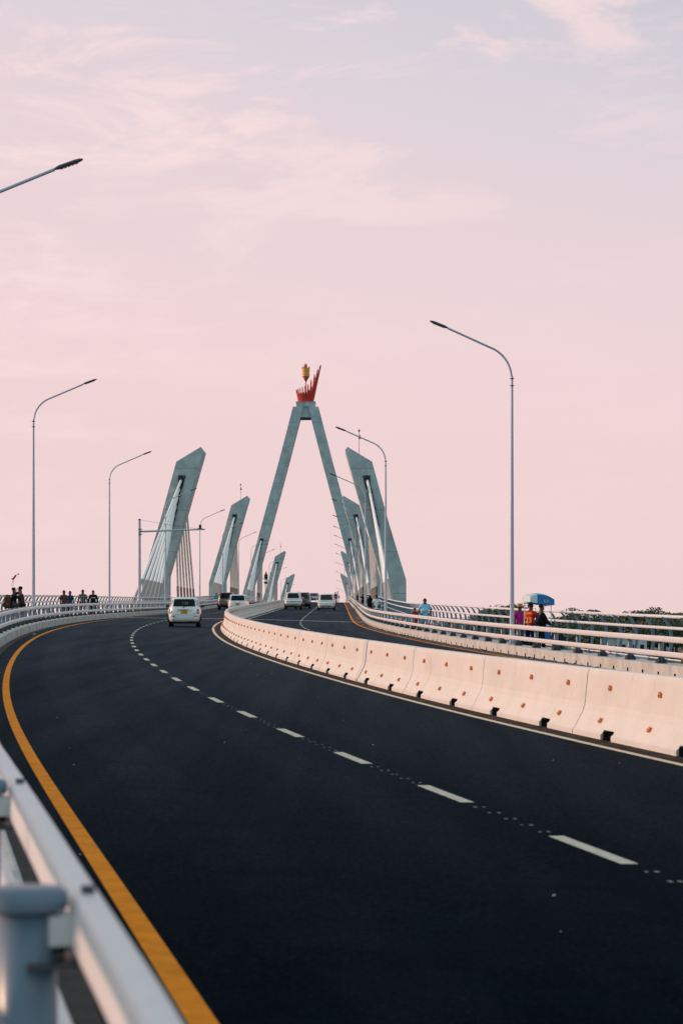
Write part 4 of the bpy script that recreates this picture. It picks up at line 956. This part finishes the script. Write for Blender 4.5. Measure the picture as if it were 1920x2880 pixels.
# scale tilt by height so that the horizon stays pink
mz=N.new('ShaderNodeMath');mz.operation='MULTIPLY';L.new(sx.outputs['X'],mz.inputs[0]);L.new(sx.outputs['Z'],mz.inputs[1])
ma2=N.new('ShaderNodeMath');ma2.operation='MULTIPLY_ADD';ma2.inputs[1].default_value=1.1;L.new(mz.outputs[0],ma2.inputs[0]);L.new(sx.outputs['Z'],ma2.inputs[2])
L.new(ma2.outputs[0],ramp.inputs['Fac'])
mp=N.new('ShaderNodeMapping');mp.inputs['Scale'].default_value=(7.0,3,24);mp.inputs['Rotation'].default_value=(0,R(-22),0);mp.inputs['Location'].default_value=(2.3,1.1,1.9);L.new(tc.outputs['Generated'],mp.inputs['Vector'])
n1=N.new('ShaderNodeTexNoise');n1.inputs['Scale'].default_value=1.9;n1.inputs['Detail'].default_value=10;n1.inputs['Roughness'].default_value=.63;n1.inputs['Distortion'].default_value=.45;L.new(mp.outputs[0],n1.inputs['Vector'])
cm=N.new('ShaderNodeMapRange');cm.interpolation_type='SMOOTHSTEP';cm.inputs['From Min'].default_value=.47;cm.inputs['From Max'].default_value=.66;L.new(n1.outputs['Fac'],cm.inputs['Value'])
hm=N.new('ShaderNodeMapRange');hm.inputs['From Min'].default_value=.08;hm.inputs['From Max'].default_value=.22;hm.inputs['To Min'].default_value=.12;hm.inputs['To Max'].default_value=1
hx_=N.new('ShaderNodeMath');hx_.operation='MULTIPLY_ADD';hx_.inputs[1].default_value=-.55;L.new(sx.outputs['X'],hx_.inputs[0]);L.new(sx.outputs['Z'],hx_.inputs[2]);L.new(hx_.outputs[0],hm.inputs['Value'])
cf=N.new('ShaderNodeMath');cf.operation='MULTIPLY';L.new(cm.outputs[0],cf.inputs[0]);L.new(hm.outputs[0],cf.inputs[1])
mx=N.new('ShaderNodeMix');mx.data_type='RGBA';L.new(cf.outputs[0],mx.inputs['Factor']);L.new(ramp.outputs['Color'],mx.inputs['A']);mx.inputs['B'].default_value=(.92,.715,.715,1)
sky=N.new('ShaderNodeTexSky');sky.sky_type='NISHITA';sky.sun_disc=False;sky.sun_elevation=SUN_EL;sky.sun_rotation=-R(76)
sk=N.new('ShaderNodeVectorMath');sk.operation='SCALE';sk.inputs['Scale'].default_value=.004;L.new(sky.outputs[0],sk.inputs[0])
ad=N.new('ShaderNodeVectorMath');ad.operation='ADD';L.new(mx.outputs['Result'],ad.inputs[0]);L.new(sk.outputs[0],ad.inputs[1]);
bk=N.new('ShaderNodeMapRange');bk.interpolation_type='SMOOTHSTEP';bk.inputs['From Min'].default_value=.75;bk.inputs['From Max'].default_value=-.25;L.new(sx.outputs['Y'],bk.inputs['Value'])  # unseen teal sky behind the camera, added to cool and lift shaded faces
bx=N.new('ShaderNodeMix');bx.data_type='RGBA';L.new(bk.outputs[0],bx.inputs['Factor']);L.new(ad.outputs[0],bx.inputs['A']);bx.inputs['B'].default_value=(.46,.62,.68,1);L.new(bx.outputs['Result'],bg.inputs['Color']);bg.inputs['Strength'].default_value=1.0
sun=bpy.data.lights.new('sun','SUN');sun.energy=3.05;sun.angle=R(.8);sun.color=(1,.60,.42);so=bpy.data.objects.new('sun',sun);COL.objects.link(so);so.rotation_euler=(-sd).to_track_quat('-Z','Y').to_euler();so.location=(-40,20,30)
cam=bpy.data.cameras.new('camera');cam.sensor_fit='VERTICAL';cam.sensor_height=36;cam.sensor_width=24;cam.lens=85;cam.shift_y=295/2880;cam.clip_end=80000;cam.clip_start=.1
cam.dof.use_dof=True;cam.dof.focus_distance=95;cam.dof.aperture_fstop=4.5
co=bpy.data.objects.new('camera',cam);COL.objects.link(co);co.location=(0,0,1.83307);co.rotation_euler=(PI/2,0,0);SC.camera=co
SC.render.engine='CYCLES';SC.view_settings.view_transform='Standard';SC.view_settings.look='None';SC.view_settings.exposure=0;SC.view_settings.gamma=1
SC.render.resolution_x=682;SC.render.resolution_y=1024
